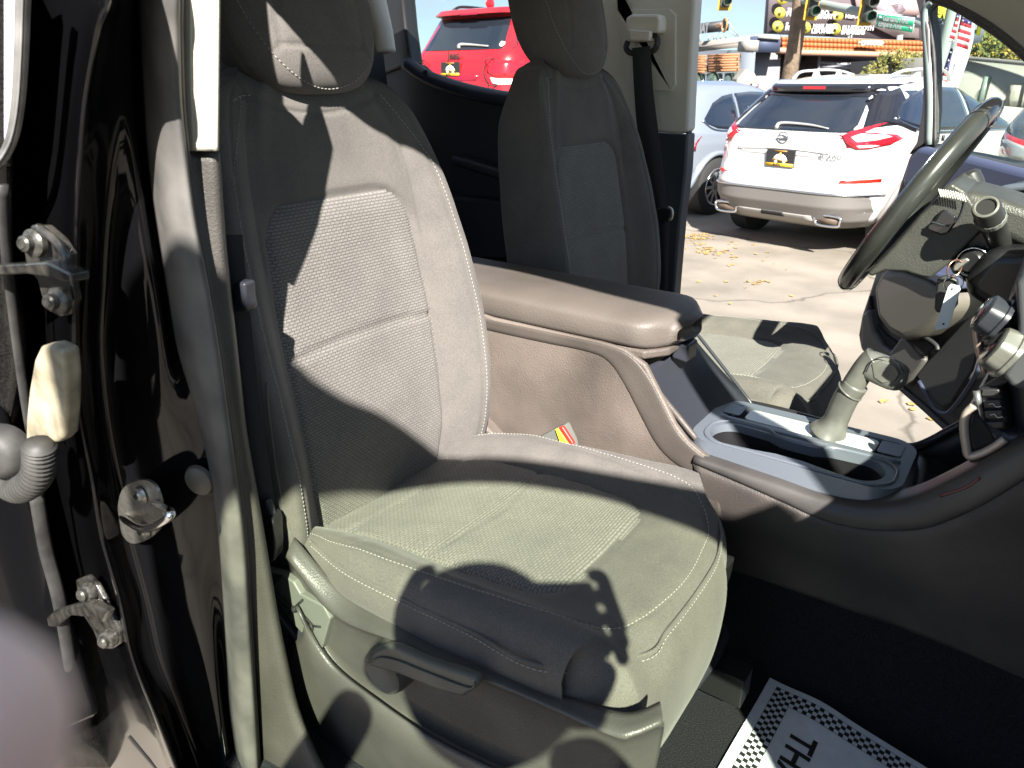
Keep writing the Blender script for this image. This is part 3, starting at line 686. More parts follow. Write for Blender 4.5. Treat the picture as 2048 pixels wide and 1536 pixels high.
tube('latch_ring', [at(a, b, y=1.72) for a, b in ((1336, 414), (1344, 420), (1344, 434), (1338, 440))], .0035, STEEL, db)
# roof rail over the far opening and the rear left door
tube('far_roof_rail', [(x, 1.05 + (1.05 - y) - .03, z - .04) for x, y, z in RE], .034, BEIGE, truck)
rl = empty('rear_left_door', (-1.3, 1.84, .8), truck); rl['label'] = 'closed dark rear door with its window on the far side'
slab('door_panel', p(((700, 150), (800, 118), (828, 132), (850, 152), (900, 172), (950, 184), (1010, 196), (1200, 230), (1290, 260), (1290, 900), (400, 1100)), 1.84), (0, .07, 0), mat('dark_door_card', (.012, .013, .017), .6), rl, bev=.012, seg=3)
tube('door_sill_trim', p(((812, 126), (850, 152), (900, 172), (950, 186), (1010, 198), (1120, 215)), 1.82), .022, mat('slate_trim', (.018, .022, .034), .4), rl)
slab('window_post', p(((700, -200), (803, -200), (806, 0), (812, 60), (822, 128), (740, 160), (640, 200)), 1.83), (0, .06, 0), BLACK, rl, bev=.008)
slab('lock_pin', p(((846, 140), (853, 139), (855, 152), (844, 153)), 1.80), (0, .01, 0), BLACK, rl, bev=.002)
slab('armrest_line', p(((900, 310), (1000, 340), (1100, 352), (1100, 372), (1000, 362), (900, 330)), 1.78), (0, .06, 0), mat('dark_door_armrest', (.015, .016, .02), .5), rl, bev=.01)
slab('map_pocket', p(((850, 390), (1000, 400), (1060, 470), (1060, 520), (870, 520)), 1.79), (0, .05, 0), mat('dark_door_card', (.012, .013, .017), .6), rl, bev=.01)
rg = patch('window_pane', [p(((700, -200), (1300, -160)), 1.862), p(((700, 160), (1300, 262)), 1.862)], GLASS_C, rl, solid=0, lin=True)
# rear seat bench and back wall of the cab
slab('rear_seat_cushion', [(-1.55, .45, .78), (-1.0, .45, .78), (-.98, .45, .95), (-1.50, .45, .93)], (0, 1.28, 0), FAB, truck, bev=.03, seg=4)
slab('rear_seat_back', [(-1.55, .45, .92), (-1.48, .45, .92), (-1.62, .45, 1.50), (-1.70, .45, 1.48)], (0, 1.28, 0), FAB, truck, bev=.02, seg=4)
slab('cab_back_wall', [(-1.74, .28, .7), (-1.74, 1.86, .7), (-1.76, 1.75, 1.95), (-1.76, .45, 1.95)], (-.03, 0, 0), mat('dark_door_card', (.012, .013, .017), .6), truck, bev=.004)
tube('ceiling_trim', [at(a, b, y=1.72) for a, b in ((742, -60), (752, 0), (765, 60), (772, 105))], .03, MATS['shaded_beige_trim'], truck)

# ------------------------------------------------------------------ floor
def floor_z(x, y):
    if y < .968: return .74 + .012 * sm(.55, .40, y)
    if y < 1.012: return .74 + (y - .968) * 4.85
    return .953
xs = [-1.3 + .06 * i for i in range(38)]; ys = [.36, .42, .50, .60, .70, .80, .90, .95, .968, .98, .99, 1.0, 1.012, 1.02]
patch('carpet_floor', [[(x, y, floor_z(x, y)) for y in ys] for x in xs], CARPET, truck, lin=True, solid=.01)
slab('cab_floor_far', [(-1.74, 1.02, .74), (.9, 1.02, .74), (.9, 1.88, .74), (-1.74, 1.88, .74)], (0, 0, -.03), CARPET, truck)
slab('footwell_wall', [(.62, .36, .74), (.62, 1.8, .74), (.80, 1.8, 1.5), (.80, .36, 1.5)], (.03, 0, 0), CARPET, truck)
# paper mat
# ------------------------------------------------------------------ centre console
cn = empty('centre_console', (-.3, 1.055, .75), truck); cn['label'] = 'charcoal centre console between the front seats'
def P(l, y): return [at(a, b, y=y) for a, b in l]
YC = .955
# side panel, tall box part and low front part
side = P(((940, 618), (985, 636), (1100, 662), (1200, 684), (1250, 700), (1290, 730), (1320, 790), (1350, 850), (1376, 885), (1410, 912), (1440, 926), (1440, 1086), (1300, 1060), (940, 1080)), YC)
slab('console_side', side, (0, .012, 0), GRAIN_D, cn, bev=.004, seg=3)
slab('console_box', P(((930, 640), (1240, 706), (1255, 760), (1255, 1040), (930, 1060)), .967), (0, .185, 0), GRAIN_D, cn, bev=.004)
# raised border strip running down the side
rib = [(900, 640), (985, 668), (1080, 690), (1170, 708), (1215, 735), (1250, 790), (1285, 850), (1320, 895), (1365, 922)]
pan = P([(955, 655), (985, 668), (1080, 690), (1165, 706), (1205, 730), (1238, 780), (1268, 835), (1296, 880), (1330, 935), (1330, 1000), (940, 1000)], YC)
rib2 = P(((985, 640), (1100, 664), (1215, 690), (1262, 712), (1295, 750), (1322, 800), (1352, 858), (1380, 890), (1412, 916)), YC - .003)
CE = mat('console_edge', (.054, .046, .040), .5, bump=('voronoi', 480, .4, .0006), var=(9, .2))
ra = [(925, 626), (985, 640), (1100, 664), (1215, 690), (1262, 712), (1295, 750), (1322, 800), (1352, 858), (1380, 890), (1412, 916)]
rbb = [(925, 646), (985, 662), (1085, 684), (1180, 704), (1220, 724), (1252, 770), (1284, 832), (1312, 884), (1342, 918), (1385, 948)]
off_ = lambda l, dx, dy: [(a + dx, b + dy) for a, b in l]
patch('side_border', [P(ra, YC + .004), P(off_(ra, -1, 2), YC - .003), P([((a + c) / 2, (b + d) / 2) for (a, b), (c, d) in zip(ra, rbb)], YC - .004), P(off_(rbb, 0, -2), YC - .003), P(off_(rbb, -2, 3), YC + .003)], CE, cn, nu=5, nv=8, solid=.004)
# joint and buckle
bk = slab('buckle', P(((1115, 855), (1126, 852), (1142, 885), (1146, 902), (1040, 912), (1068, 880)), .925), (0, .022, 0), mat('grey_plastic', (.16, .165, .15), .5, bump=('noise', 300, .2, .0003)), cn, bev=.003)
slab('release_button', P(((1112, 858), (1124, 853), (1147, 888), (1143, 892), (1126, 892)), .921), (0, .008, 0), RED, bk, bev=.002)
slab('button_face', P(((1110, 859), (1115, 857), (1139, 892), (1122, 892)), .919), (0, .006, 0), YEL, bk, bev=.001)
slab('belt_bracket', P(((940, 846), (956, 838), (1010, 896), (935, 900)), .915), (0, .03, 0), GRAIN_D, cn, bev=.006, seg=3)
slab('foam_edge', P(((925, 880), (938, 850), (944, 862), (938, 894), (926, 896)), .93), (0, .02, 0), mat('felt_edge', (.35, .29, .2), .9, bump=('noise', 200, 1, .004), var=(90, .5)), cn, bev=.003)
# armrest lid: a soft wedge
def lid():
    V = []; xs = [(-.90, .0), (-.86, .0)]
    nA, nB = 46, 40
    for i in range(nA):
        t = i / (nA - 1); x = -.905 + .497 * t
        hw = .100 * (1 - .30 * sm(.86, 1.0, t) ** 2); zt = 1.296 - .006 * t; zb = 1.238 + .0 * t
        if t > .93: e = (t - .93) / .07; zt -= .018 * e ** 2; zb += .012 * e ** 2; hw *= (1 - .28 * e ** 2)
        for j in range(nB):
            a = 2 * math.pi * j / nB; c, s = math.cos(a), math.sin(a)
            cc = abs(c) ** .5 * (1 if c > 0 else -1); ss = abs(s) ** .42 * (1 if s > 0 else -1)
            zc = (zt + zb) / 2; hz = (zt - zb) / 2
            V.append(Vector((x + .012 * (1 - cc ** 2) * sm(.9, 1, t), 1.055 + hw * cc, zc + hz * ss + .006 * (1 - cc ** 2) * (s > 0))))
    Fc = grid_faces(nA, nB, cv=True) + [tuple(range(nB)), tuple((nA - 1) * nB + j for j in range(nB))[::-1]]
    return mk('armrest_lid', V, [f[::-1] for f in Fc], mat('armrest_vinyl', (.062, .053, .046), .56, bump=('voronoi', 330, .35, .0008), var=(6, .15, (.082, .070, .061), 8)), cn)
lid()
slab('lid_base', [(-.90, .962, 1.246), (-.44, .962, 1.242), (-.415, 1.0, 1.242), (-.415, 1.11, 1.242), (-.44, 1.148, 1.242), (-.90, 1.148, 1.246)], (0, 0, -.014), GRAIN_D, cn, bev=.004, seg=3)
slab('lid_seam', [(-.90, .966, 1.228), (-.46, .966, 1.225), (-.44, 1.14, 1.225), (-.90, 1.14, 1.228)], (0, 0, -.01), BLACK, cn, bev=.002)
slab('lid_latch', [(-.425, 1.03, 1.243), (-.40, 1.035, 1.238), (-.40, 1.075, 1.238), (-.425, 1.08, 1.243)], (0, 0, -.03), SMOOTH, cn, bev=.004)
# dark front wall of the box falling to the tray
patch('box_front', [[(-.44, .965, 1.215), (-.43, 1.05, 1.215), (-.44, 1.15, 1.215)], [(-.41, .965, 1.17), (-.41, 1.05, 1.17), (-.40, 1.165, 1.17)], [(-.372, .966, 1.118), (-.372, 1.06, 1.116), (-.34, 1.17, 1.118)], [(-.345, .966, 1.106), (-.345, 1.06, 1.104), (-.325, 1.17, 1.104)]], SMOOTH, cn, nu=6, nv=6, solid=.006)
tube('box_front_edge', [(-.44, 1.155, 1.225), (-.40, 1.165, 1.18), (-.345, 1.175, 1.12), (-.33, 1.175, 1.105)], .003, SMOOTH, cn)
tube('box_front_edge', [(-.452, .966, 1.222), (-.418, .972, 1.178), (-.378, .980, 1.135), (-.350, .978, 1.112)], .005, MATS['console_edge'], cn)
# silver cup-holder tray
ZT = 1.118
def rr(x0, x1, y0, y1, r, n=8, z=ZT):
    q = []
    for cx, cy, a0 in ((x1 - r, y1 - r, 0), (x0 + r, y1 - r, 90), (x0 + r, y0 + r, 180), (x1 - r, y0 + r, 270)):
        for k in range(n + 1):
            a = R_(a0 + 90 * k / n); q.append(Vector((cx + r * math.cos(a), cy + r * math.sin(a), z)))
    return q
TX0, TX1, TY0, TY1 = -.372, -.060, .962, 1.155
def tray():
    bm = bmesh.new()
    def loop(pts):
        vs = [bm.verts.new(v) for v in pts]
        return [bm.edges.new((vs[i], vs[(i + 1) % len(vs)])) for i in range(len(vs))], vs
    outer = rr(TX0 + .006, TX1 - .006, TY0 + .006, TY1 - .006, .040)
    hole = []
    # one long opening of two joined cups, near side
    n = 16
    for k in range(n + 1):
        a = math.pi / 2 + math.pi * k / n; hole.append(Vector((-.307 + .034 * math.cos(a) * 1.0, 1.016 + .037 * math.sin(a), ZT)))
    hole += [Vector((-.262, .984, ZT)), Vector((-.235, .990, ZT)), Vector((-.195, .990, ZT)), Vector((-.165, .984, ZT))]
    for k in range(n + 1):
        a = -math.pi / 2 + math.pi * k / n; hole.append(Vector((-.125 + .034 * math.cos(a), 1.016 + .037 * math.sin(a), ZT)))
    hole += [Vector((-.165, 1.050, ZT)), Vector((-.19, 1.038, ZT)), Vector((-.24, 1.038, ZT)), Vector((-.262, 1.050, ZT))]
    slot = rr(-.345, -.085, 1.078, 1.132, .012)
    e1, v1 = loop(outer); e2, v2 = loop(hole); e3, v3 = loop(slot)
    r = bmesh.ops.triangle_fill(bm, edges=e1 + e2 + e3, use_beauty=True)
    V = [v.co.copy() for v in bm.verts]; bm.verts.index_update()
    Fc = [tuple(v.index for v in f.verts) for f in bm.faces]
    Fc = [f if (V[f[1]] - V[f[0]]).cross(V[f[2]] - V[f[0]]).z > 0 else f[::-1] for f in Fc]
    # rims down into the openings and down the outside
    def wall(vs, dz, ins, flip):
        idx = [v.index for v in vs]; c = sum((V[i] for i in idx), Vector()) / len(idx); b = len(V)
        for i in idx:
            d = (c - V[i]); d.z = 0; V.append(V[i] + d.normalized() * ins + Vector((0, 0, dz)))
        m_ = len(idx)
        for i in range(m_):
            f = (idx[i], idx[(i + 1) % m_], b + (i + 1) % m_, b + i); Fc.append(f if flip else f[::-1])
    wall(v1, -.045, -.012, False); wall(v2, -.012, .003, True); wall(v3, -.010, .002, True)
    bm.free()
    return mk('cup_holder_tray', V, Fc, SILVER, cn, sharp=30), hole, slot
tr_, hole, slot = tray()
# cup wells
def well(name, ring, depth, mt):
    c = sum(ring, Vector()) / len(ring); V = []
    for k, (s, dz) in enumerate(((1.0, -.010), (.96, -.03), (.92, -depth), (.0, -depth))):
        for q in ring: V.append(c + (q - c) * s + Vector((0, 0, dz)))
    return mk(name, V, [f[::-1] for f in grid_faces(4, len(ring), cv=True)], mt, tr_, sharp=30)
well('cup_well', hole, .075, BLACK); well('shifter_well', slot, .02, mat('glossy_panel', (.10, .105, .11), .10, coat=1.0))
tube('tray_bead', [v + Vector((0, 0, .0006)) for v in rr(-.347, -.078, .973, 1.062, .036)], .0022, SILVER, tr_, closed=True, smoothp=False, sides=8)
tube('tray_divider', [(-.345, 1.064, ZT), (-.27, 1.062, ZT), (-.245, 1.044, ZT + .001), (-.19, 1.042, ZT + .001), (-.165, 1.060, ZT), (-.08, 1.064, ZT)], .0035, SILVER, tr_, sides=8)
slab('tray_button', [v + Vector((0, 0, .0005)) for v in rr(-.115, -.083, 1.082, 1.125, .004)], (0, 0, .0015), mat('blue_grey_plastic', (.14, .17, .21), .4), tr_, bev=.0008)
slab('tray_button', [v + Vector((0, 0, .0005)) for v in rr(-.350, -.322, 1.085, 1.125, .004)], (0, 0, .0015), MATS['blue_grey_plastic'], tr_, bev=.0008)
slab('shifter_bezel', [v + Vector((0, 0, -.004)) for v in rr(-.315, -.118, 1.084, 1.128, .01)], (0, 0, .003), mat('clear_film', (.35, .37, .36), .12, coat=1), tr_, bev=.001)
# gear lever
gs = empty('gear_lever', at(1680, 850, y=1.10), truck); gs['label'] = 'glossy gear lever with angled grip rising from the console'
GL = mat('lever_leather', (.085, .085, .078), .36, coat=.2, bump=('noise', 300, .15, .0004), var=(30, .25))
yl = 1.105
boot = cr(P(((1655, 868), (1668, 848), (1690, 800), (1712, 768)), yl), 8)
tube('lever_boot', boot, [.030 - .012 * min(1, i / 10) for i in range(len(boot))], GL, gs, smoothp=False, sides=18)
sh = P(((1712, 768), (1726, 748), (1744, 738), (1762, 732), (1786, 738), (1800, 752)), yl)
sh = P(((1700, 782), (1718, 752), (1738, 726), (1752, 716)), yl)
tube('grip_neck', sh, [.0165, .016, .0165, .018], GL, gs, n=8, sides=20)
def blob(name, c, ax, r, mt, parent, e=.8, nu=28, nv=18):
    ax = [Vector(a).normalized() for a in ax]; V = []
    for i in range(nu):
        for j in range(nv):
            u = 2 * math.pi * i / nu; v = -math.pi / 2 + math.pi * j / (nv - 1)
            pw = lambda q: abs(q) ** e * (1 if q >= 0 else -1)
            V.append(Vector(c) + ax[0] * r[0] * pw(math.cos(v)) * pw(math.cos(u)) + ax[1] * r[1] * pw(math.cos(v)) * pw(math.sin(u)) + ax[2] * r[2] * pw(math.sin(v)))
    return mk(name, V, [f[::-1] for f in grid_faces(nu, nv, cu=True)], mt, parent)
a1 = (at(1800, 752, y=yl) - at(1735, 722, y=yl)).normalized()
blob('grip_head', at(1768, 742, y=yl), (a1, (0, 1, 0), a1.cross(Vector((0, 1, 0)))), (.034, .019, .021), GL, gs, e=.66)
blob('grip_cap', at(1765, 728, y=yl) , (a1, (0, 1, 0), a1.cross(Vector((0, 1, 0)))), (.030, .017, .0125), mat('grip_gloss', (.10, .10, .10), .18, coat=.6), gs, e=.8)
slab('lever_button', [at(a, b, y=yl - .0195) for a, b in ((1742, 728), (1764, 722), (1790, 730), (1800, 748), (1790, 764), (1764, 768), (1746, 756))], (0, .006, 0), GL, gs, bev=.002, seg=2)
tube('grip_seam', [at(a, b, y=yl - .021) for a, b in ((1732, 744), (1744, 722), (1770, 714), (1796, 724), (1806, 742))], .0008, BLACK, gs, sides=5)
tube('lever_ring', [at(1700, 782, y=yl) + Vector((.019 * math.cos(a) * .86, .019 * math.sin(a), .019 * math.cos(a) * -.5)) for a in [math.pi * 2 * k / 16 for k in range(16)]], .0016, GL, gs, closed=True, sides=6)
# low side wall in front: smooth sweep strip and textured panel
ST0 = [(1390, 905), (1480, 935), (1560, 962), (1640, 990), (1720, 1006), (1790, 1002), (1840, 990), (1900, 962), (1960, 930), (2048, 880), (2160, 810)]
ST1 = [(1385, 925), (1480, 965), (1560, 1000), (1640, 1036), (1720, 1056), (1790, 1060), (1850, 1055), (1910, 1034), (1970, 1005), (2048, 958), (2160, 890)]
BOT = [(1420, 1080), (1480, 1092), (1560, 1116), (1640, 1142), (1720, 1170), (1790, 1192), (1850, 1216), (1910, 1240), (1970, 1268), (2048, 1302), (2160, 1350)]
def seq(l, y): return [at(a, b, y=y) for a, b in l]
patch('console_sweep', [seq([(a, b - 22) for a, b in ST0], .99), seq(ST0, .957), seq([((a + c) / 2, (b + d) / 2) for (a, b), (c, d) in zip(ST0, ST1)], .946), seq(ST1, .945), seq(ST1, .958)], mat('sweep_plastic', (.040, .037, .036), .42, bump=('noise', 300, .15, .0004), var=(8, .3)), cn, nu=5, nv=6, solid=.004)
patch('console_lower_side', [seq(ST1, .949), seq([((a * .85 + c * .15), (b * .85 + d * .15)) for (a, b), (c, d) in zip(ST1, BOT)], .947), seq([((a + c) / 2, (b + d) / 2) for (a, b), (c, d) in zip(ST1, BOT)], .958), seq(BOT, .985), seq([(a, b + 60) for a, b in BOT], 1.0)], mat('side_dusty', (.040, .036, .037), .55, bump=('voronoi', 480, .6, .0009), var=(6, .3, (.075, .064, .056), 12)), cn, nu=6, nv=6, solid=.004)
# black well in front of the tray
patch('front_well', [[(-.065, .97, 1.10), (-.06, 1.06, 1.09), (-.065, 1.16, 1.10)], [(.03, .97, 1.085), (.03, 1.06, 1.07), (.03, 1.17, 1.085)], [(.14, .97, 1.10), (.14, 1.06, 1.09), (.14, 1.17, 1.10)], [(.25, .96, 1.18), (.25, 1.06, 1.17), (.25, 1.18, 1.18)]], BLACK, cn, solid=.006)
tube('well_edge', [at(a, b, y=1.175) for a, b in ((1800, 893), (1830, 892), (1862, 880), (1895, 862), (1925, 846), (1960, 820))], .006, SMOOTH, cn)
patch('far_side', [[at(a, b, y=1.178) for a, b in ((1330, 790), (1480, 800), (1640, 838), (1800, 896), (1862, 884), (1925, 848), (2000, 790))], [at(a, b + 260, y=1.182) for a, b in ((1330, 790), (1480, 800), (1640, 838), (1800, 896), (1862, 884), (1925, 848), (2000, 790))]], BLACK, cn, solid=.006)

# ------------------------------------------------------------------ dashboard, centre stack
dsh = empty('dashboard', (.3, 1.05, .9), truck); dsh['label'] = 'dark dashboard with climate knobs at the right edge'
def D(l, y): return [at(a, b, y=y) for a, b in l]
slab('stack_body', D(((1985, 700), (2000, 745), (2012, 770), (2022, 840), (2030, 880), (2050, 905), (2300, 905), (2300, 560), (2048, 560), (2020, 600)), 1.0), (0, .24, 0), SMOOTH, dsh, bev=.02, seg=4)
slab('stack_shoulder', D(((2030, 566), (2048, 550), (2300, 540), (2300, 800), (2060, 790), (2020, 772), (2004, 750), (2012, 738), (2028, 710), (2036, 660)), .965), (0, .30, 0), mat('stack_grey', (.05, .052, .058), .35), dsh, bev=.014, seg=4)
# climate panel: faces the cabin, seen steeply
cpn = (-.93, 0, .36)
slab('climate_panel', D(((1955, 655), (1962, 640), (2010, 628), (2030, 640), (2018, 700), (1996, 742), (1970, 738), (1958, 700)), .99), (.03, .18, -.02), mat('panel_gloss', (.028, .028, .03), .15, coat=.5), dsh, bev=.008, seg=3)
tube('panel_rim', D(((1968, 745), (1957, 700), (1952, 655), (1960, 640)), .987), .0035, mat('rim_copper', (.35, .27, .23), .3, metal=.6), dsh)
def knob(px, py, y, mt, r=.029):
    k = lathe('climate_knob', [(0, .017), (r * .82, .017), (r * .94, .015), (r, .006), (r, 0), (r * 1.12, -.001), (r * 1.12, -.006)], at(px, py, y=y), (-.90, -.12, .42), mt, dsh, n=48, ridges=12, ra=.05)
    lathe('knob_face', [(0, .0182), (r * .70, .0182), (r * .78, .0172)], at(px, py, y=y), (-.90, -.12, .42), mat('panel_gloss', (.028, .028, .03), .15), k, n=40)
    return k
knob(1992, 637, .985, SMOOTH, .023)
knob(2012, 706, .968, mat('knob_satin', (.22, .22, .20), .3, metal=.5), .026)
# switch bank
sb = slab('switch_bank', D(((1952, 782), (1958, 774), (1998, 772), (2010, 800), (2018, 850), (2014, 868), (1968, 862), (1960, 850)), .985), (.02, .10, -.01), BLACK, dsh, bev=.005, seg=3)
for k in range(4):
    y0 = 778 + k * 21 + (0 if k < 3 else 2); h = 18 if k not in (0, 3) else 15
    s = slab('switch', D(((1962 + k * 2, y0 + 1), (1998 + k * 3, y0), (2001 + k * 3, y0 + h), (1964 + k * 2, y0 + h + 1)), .979), (.004, .01, 0), mat('switch_black', (.02, .019, .021), .4), sb, bev=.002)
    if k in (1, 2):
        c = at(1974 + k * 3, y0 + 10, y=.9775); tube('switch_symbol', [c, c + Vector((.004, 0, .002)), c + Vector((.008, 0, -.001)), c + Vector((.013, 0, .001))], .0005, WHITE, s, sides=4)
tube('switch_edge', D(((1953, 782), (1957, 805), (1961, 830), (1967, 856)), .981), .0038, mat('satin_edge', (.4, .41, .42), .25, metal=.8), sb, smoothp=False)
cub = D(((1948, 812), (1934, 826), (1928, 850), (1932, 890), (1938, 912), (1960, 908), (1988, 894), (2010, 878)), .968)
tube('cubby_frame', cub, .0042, mat('frame_cream', (.42, .36, .32), .35, metal=.3), dsh, flat=1.2)
slab('cubby', D(((1944, 806), (1930, 826), (1926, 850), (1930, 900), (1940, 940), (2000, 940), (2048, 915), (2048, 870), (2010, 868), (1975, 845)), .976), (.01, .17, 0), SMOOTH, dsh, bev=.008, seg=3)
slab('cubby_hole', D(((1950, 822), (1942, 850), (1946, 884), (1952, 900), (1990, 884), (1978, 858), (1960, 836)), .9735), (0, .006, 0), DARK, dsh, bev=.001)
tube('painted_red_highlight', D(((1880, 992), (1930, 975), (1960, 955)), .948), .002, mat('dark_red', (.10, .03, .03), .3), cn)  # thin red highlight on the sweep edge, put in as a coloured strip
# knee panel below the column, and glovebox side off frame
slab('knee_panel', [at(a, b, y=1.28) for a, b in ((1975, 500), (2048, 500), (2200, 480), (2200, 760), (2040, 740), (1985, 640), (1960, 610), (1925, 590), (1930, 560))], (0, .50, 0), BLACK, dsh, bev=.02, seg=4)
# dash end with vent on the driver side
slab('dash_end', [at(a, b, y=1.70) for a, b in ((1985, 385), (2048, 370), (2200, 350), (2200, 480), (2048, 470), (2000, 455), (1980, 430))], (0, .10, 0), mat('slate_trim', (.018, .022, .034), .4), dsh, bev=.01, seg=3)
slab('vent_hole', [at(a, b, y=1.694) for a, b in ((2002, 398), (2020, 388), (2048, 386), (2090, 384), (2090, 450), (2030, 452), (2010, 440))], (0, .01, 0), DARK, dsh, bev=.001)
tube('vent_frame', [at(a, b, y=1.69) for a, b in ((1978, 420), (1986, 396), (2006, 380), (2048, 374), (2090, 372))], .008, mat('vent_rim', (.06, .07, .09), .3), dsh)
for k in range(2): slab('vent_vane', [at(a + 14 * k, b, y=1.685) for a, b in ((2036, 410), (2044, 402), (2030, 448), (2020, 448))], (0, .012, 0), SMOOTH, dsh, bev=.002)
slab('dash_top', [(.12, .34, 1.44), (.12, 1.30, 1.44), (.12, 1.76, 1.46), (.98, 1.82, 1.44), (1.0, .30, 1.42)], (0, 0, -.12), mat('slate_trim', (.018, .022, .034), .4), dsh, bev=.03, seg=4)
slab('glove_box', [(.20, .36, 1.32), (.16, .92, 1.32), (.24, .92, .98), (.28, .36, .98)], (.2, 0, 0), GRAIN, dsh, bev=.02, seg=3)

# ------------------------------------------------------------------ steering wheel and column
sw = empty('steering_wheel', (-.172, 1.41, 1.436), truck); sw['label'] = 'leather steering wheel seen almost edge on'
WC_ = Vector((-.1725, 1.41, 1.436)); wu = (at(1985, 218, y=1.41) - at(1703, 562, y=1.41)).normalized(); wn = Vector((-wu.z, 0, wu.x)); wy = Vector((0, 1, 0))
WR = .165
Q = [WC_ + wu * WR * math.cos(2 * math.pi * k / 72) + wy * WR * math.sin(2 * math.pi * k / 72) for k in range(72)]
V = []
for k, q in enumerate(Q):
    rad = (q - WC_).normalized(); a = 2 * math.pi * k / 72
    for j in range(18):
        th = 2 * math.pi * j / 18; V.append(q + rad * .0185 * math.cos(th) + wn * .0155 * math.sin(th))
Fc = grid_faces(72, 18, True, True); fm = []
def seg_gloss(k): a = 360 * k / 72; return a < 28 or a > 332 or 152 < a < 208
fm = [1 if seg_gloss(i // 18) else 0 for i in range(len(Fc))]
ORr = mk('wheel_rim', V, Fc, LEATHER, sw, mats=[LEATHER, GLOSSB], fm=fm)
tube('rim_seam', [q + (q - WC_).normalized() * .002 + wn * .0158 for q in Q], .0009, CHROME, sw, closed=True, smoothp=False, sides=5)
for a in (28, 152, 208, 332):
    th = R_(a); q = WC_ + wu * WR * math.cos(th) + wy * WR * math.sin(th); rad = (q - WC_).normalized()
    tube('rim_joint', [q + rad * .0188 * math.cos(t) + wn * .0158 * math.sin(t) for t in [2 * math.pi * j / 16 for j in range(16)]], .0007, BLACK, sw, closed=True, sides=4, smoothp=False)
HB_ = mat('hub_grain', (.034, .034, .031), .45, bump=('voronoi', 420, .5, .0008), var=(20, .2))
hubp = [(1872, 398), (1886, 376), (1903, 366), (1929, 382), (1950, 412), (1962, 445), (1964, 462), (1930, 495), (1895, 530), (1861, 557), (1842, 554), (1812, 544), (1770, 542), (1742, 554), (1734, 546), (1752, 530), (1790, 490), (1840, 430)]
slab('wheel_hub', [at(a, b, y=1.315) for a, b in hubp], (0, .19, 0), HB_, sw, bev=.016, seg=5)
tube('airbag_seam', [at(a, b, y=1.313) for a, b in ((1929, 386), (1928, 410), (1918, 436), (1905, 452))], .0012, SMOOTH, sw, sides=6)
stf = slab('spoke_switch', [at(a, b, y=1.303) for a, b in ((1882, 421), (1890, 420), (1911, 434), (1912, 446), (1897, 466), (1882, 471), (1853, 459), (1856, 449), (1870, 440))], (.0, .02, 0), GLOSSB, sw, bev=.004, seg=3)
tube('switch_gap', [at(a, b, y=1.301) for a, b in ((1862, 444), (1872, 446), (1884, 450), (1898, 452))], .0012, SMOOTH, stf, sides=6)
stq = [at(a, b, y=1.305) for a, b in ((1880, 386), (1895, 388), (1912, 391), (1929, 396))]
V = []; Fc = []
for k in range(11):
    t = k / 10; i = min(2, int(t * 3)); c = stq[i].lerp(stq[i + 1], t * 3 - i)
    tube(None, [c + Vector((-.003, -.002, .006)), c + Vector((.003, -.004, -.005))], .0009, None, V=V, Fc=Fc, sides=5, smoothp=False)
mk('hub_stitching', V, Fc, mat('thread_light', (.6, .58, .52), .8), sw)
colm = empty('steering_column', (0, 1.41, 1.35), truck); colm['label'] = 'steering column shroud with stalks and ignition'
slab('column_shroud', [at(a, b, y=1.335) for a, b in ((1900, 380), (1950, 392), (2000, 400), (2060, 430), (2200, 470), (2200, 640), (2040, 600), (1985, 610), (1950, 585), (1915, 560), (1885, 545), (1905, 500))], (0, .15, 0), BLACK, colm, bev=.022, seg=4)
slab('column_cover', [at(a, b, y=1.325) for a, b in ((1905, 384), (1950, 385), (2000, 398), (2060, 418), (2200, 450), (2200, 540), (2080, 510), (2030, 490), (1990, 470), (1965, 455), (1932, 440))], (0, .17, 0), HB_, colm, bev=.014, seg=4)
# wiper stalk pointing at the passenger side, and the far one
sa, sb_ = at(1998, 480, y=1.33), at(1968, 404, y=1.23)
dv = (sb_ - sa).normalized()
stk = empty('wiper_stalk', sa, truck); stk['label'] = 'thick round ended wiper stalk beside the wheel'
lathe('stalk_body', [(0, -.01), (.016, -.01), (.0165, .03), (.018, .065), (.0195, .068), (.0195, .080), (.0185, .082), (.0185, .105), (.017, .108), (.013, .108), (.0125, .1065), (0, .1065)], sa, dv, mat('stalk_black', (.022, .022, .022), .35), stk, n=40)
lathe('stalk_ring', [(.0196, .069), (.0202, .0695), (.0202, .079), (.0196, .0795)], sa, dv, mat('stalk_ring_grey', (.12, .12, .11), .4, bump=('noise', 400, .5, .001)), stk, n=60, ridges=30, ra=.02)
lathe('stalk_end_ring', [(.0125, .1085), (.014, .110), (.0165, .109), (.0165, .107)], sa, dv, mat('stalk_end', (.10, .10, .09), .35), stk, n=40)
sc_, sd_ = at(1975, 440, y=1.5), at(1948, 376, y=1.5)
lathe('far_stalk', [(0, 0), (.016, 0), (.017, .05), (.019, .07), (.018, .085), (.012, .09), (0, .09)], sc_, (sd_ - sc_), MATS['stalk_black'], colm, n=28)
text('stalk_mark', 'D', at(1950, 396, y=1.475), Vector((.5, 0, -.86)), Vector((.86, 0, .5)), .018, WHITE, colm)
# ignition and switch surround
lathe('ignition', [(0, .012), (.014, .012), (.018, .009), (.021, .0), (.023, -.006)], at(1945, 524, y=1.318), (-.25, -1, .1), BLACK, colm, n=32)
tube('ignition_ring', [at(1945, 524, y=1.312) + Vector((.0215 * math.cos(t), 0, .0215 * math.sin(t))) for t in [2 * math.pi * j / 24 for j in range(24)]], .0012, CHROME, colm, closed=True, sides=6, smoothp=False)
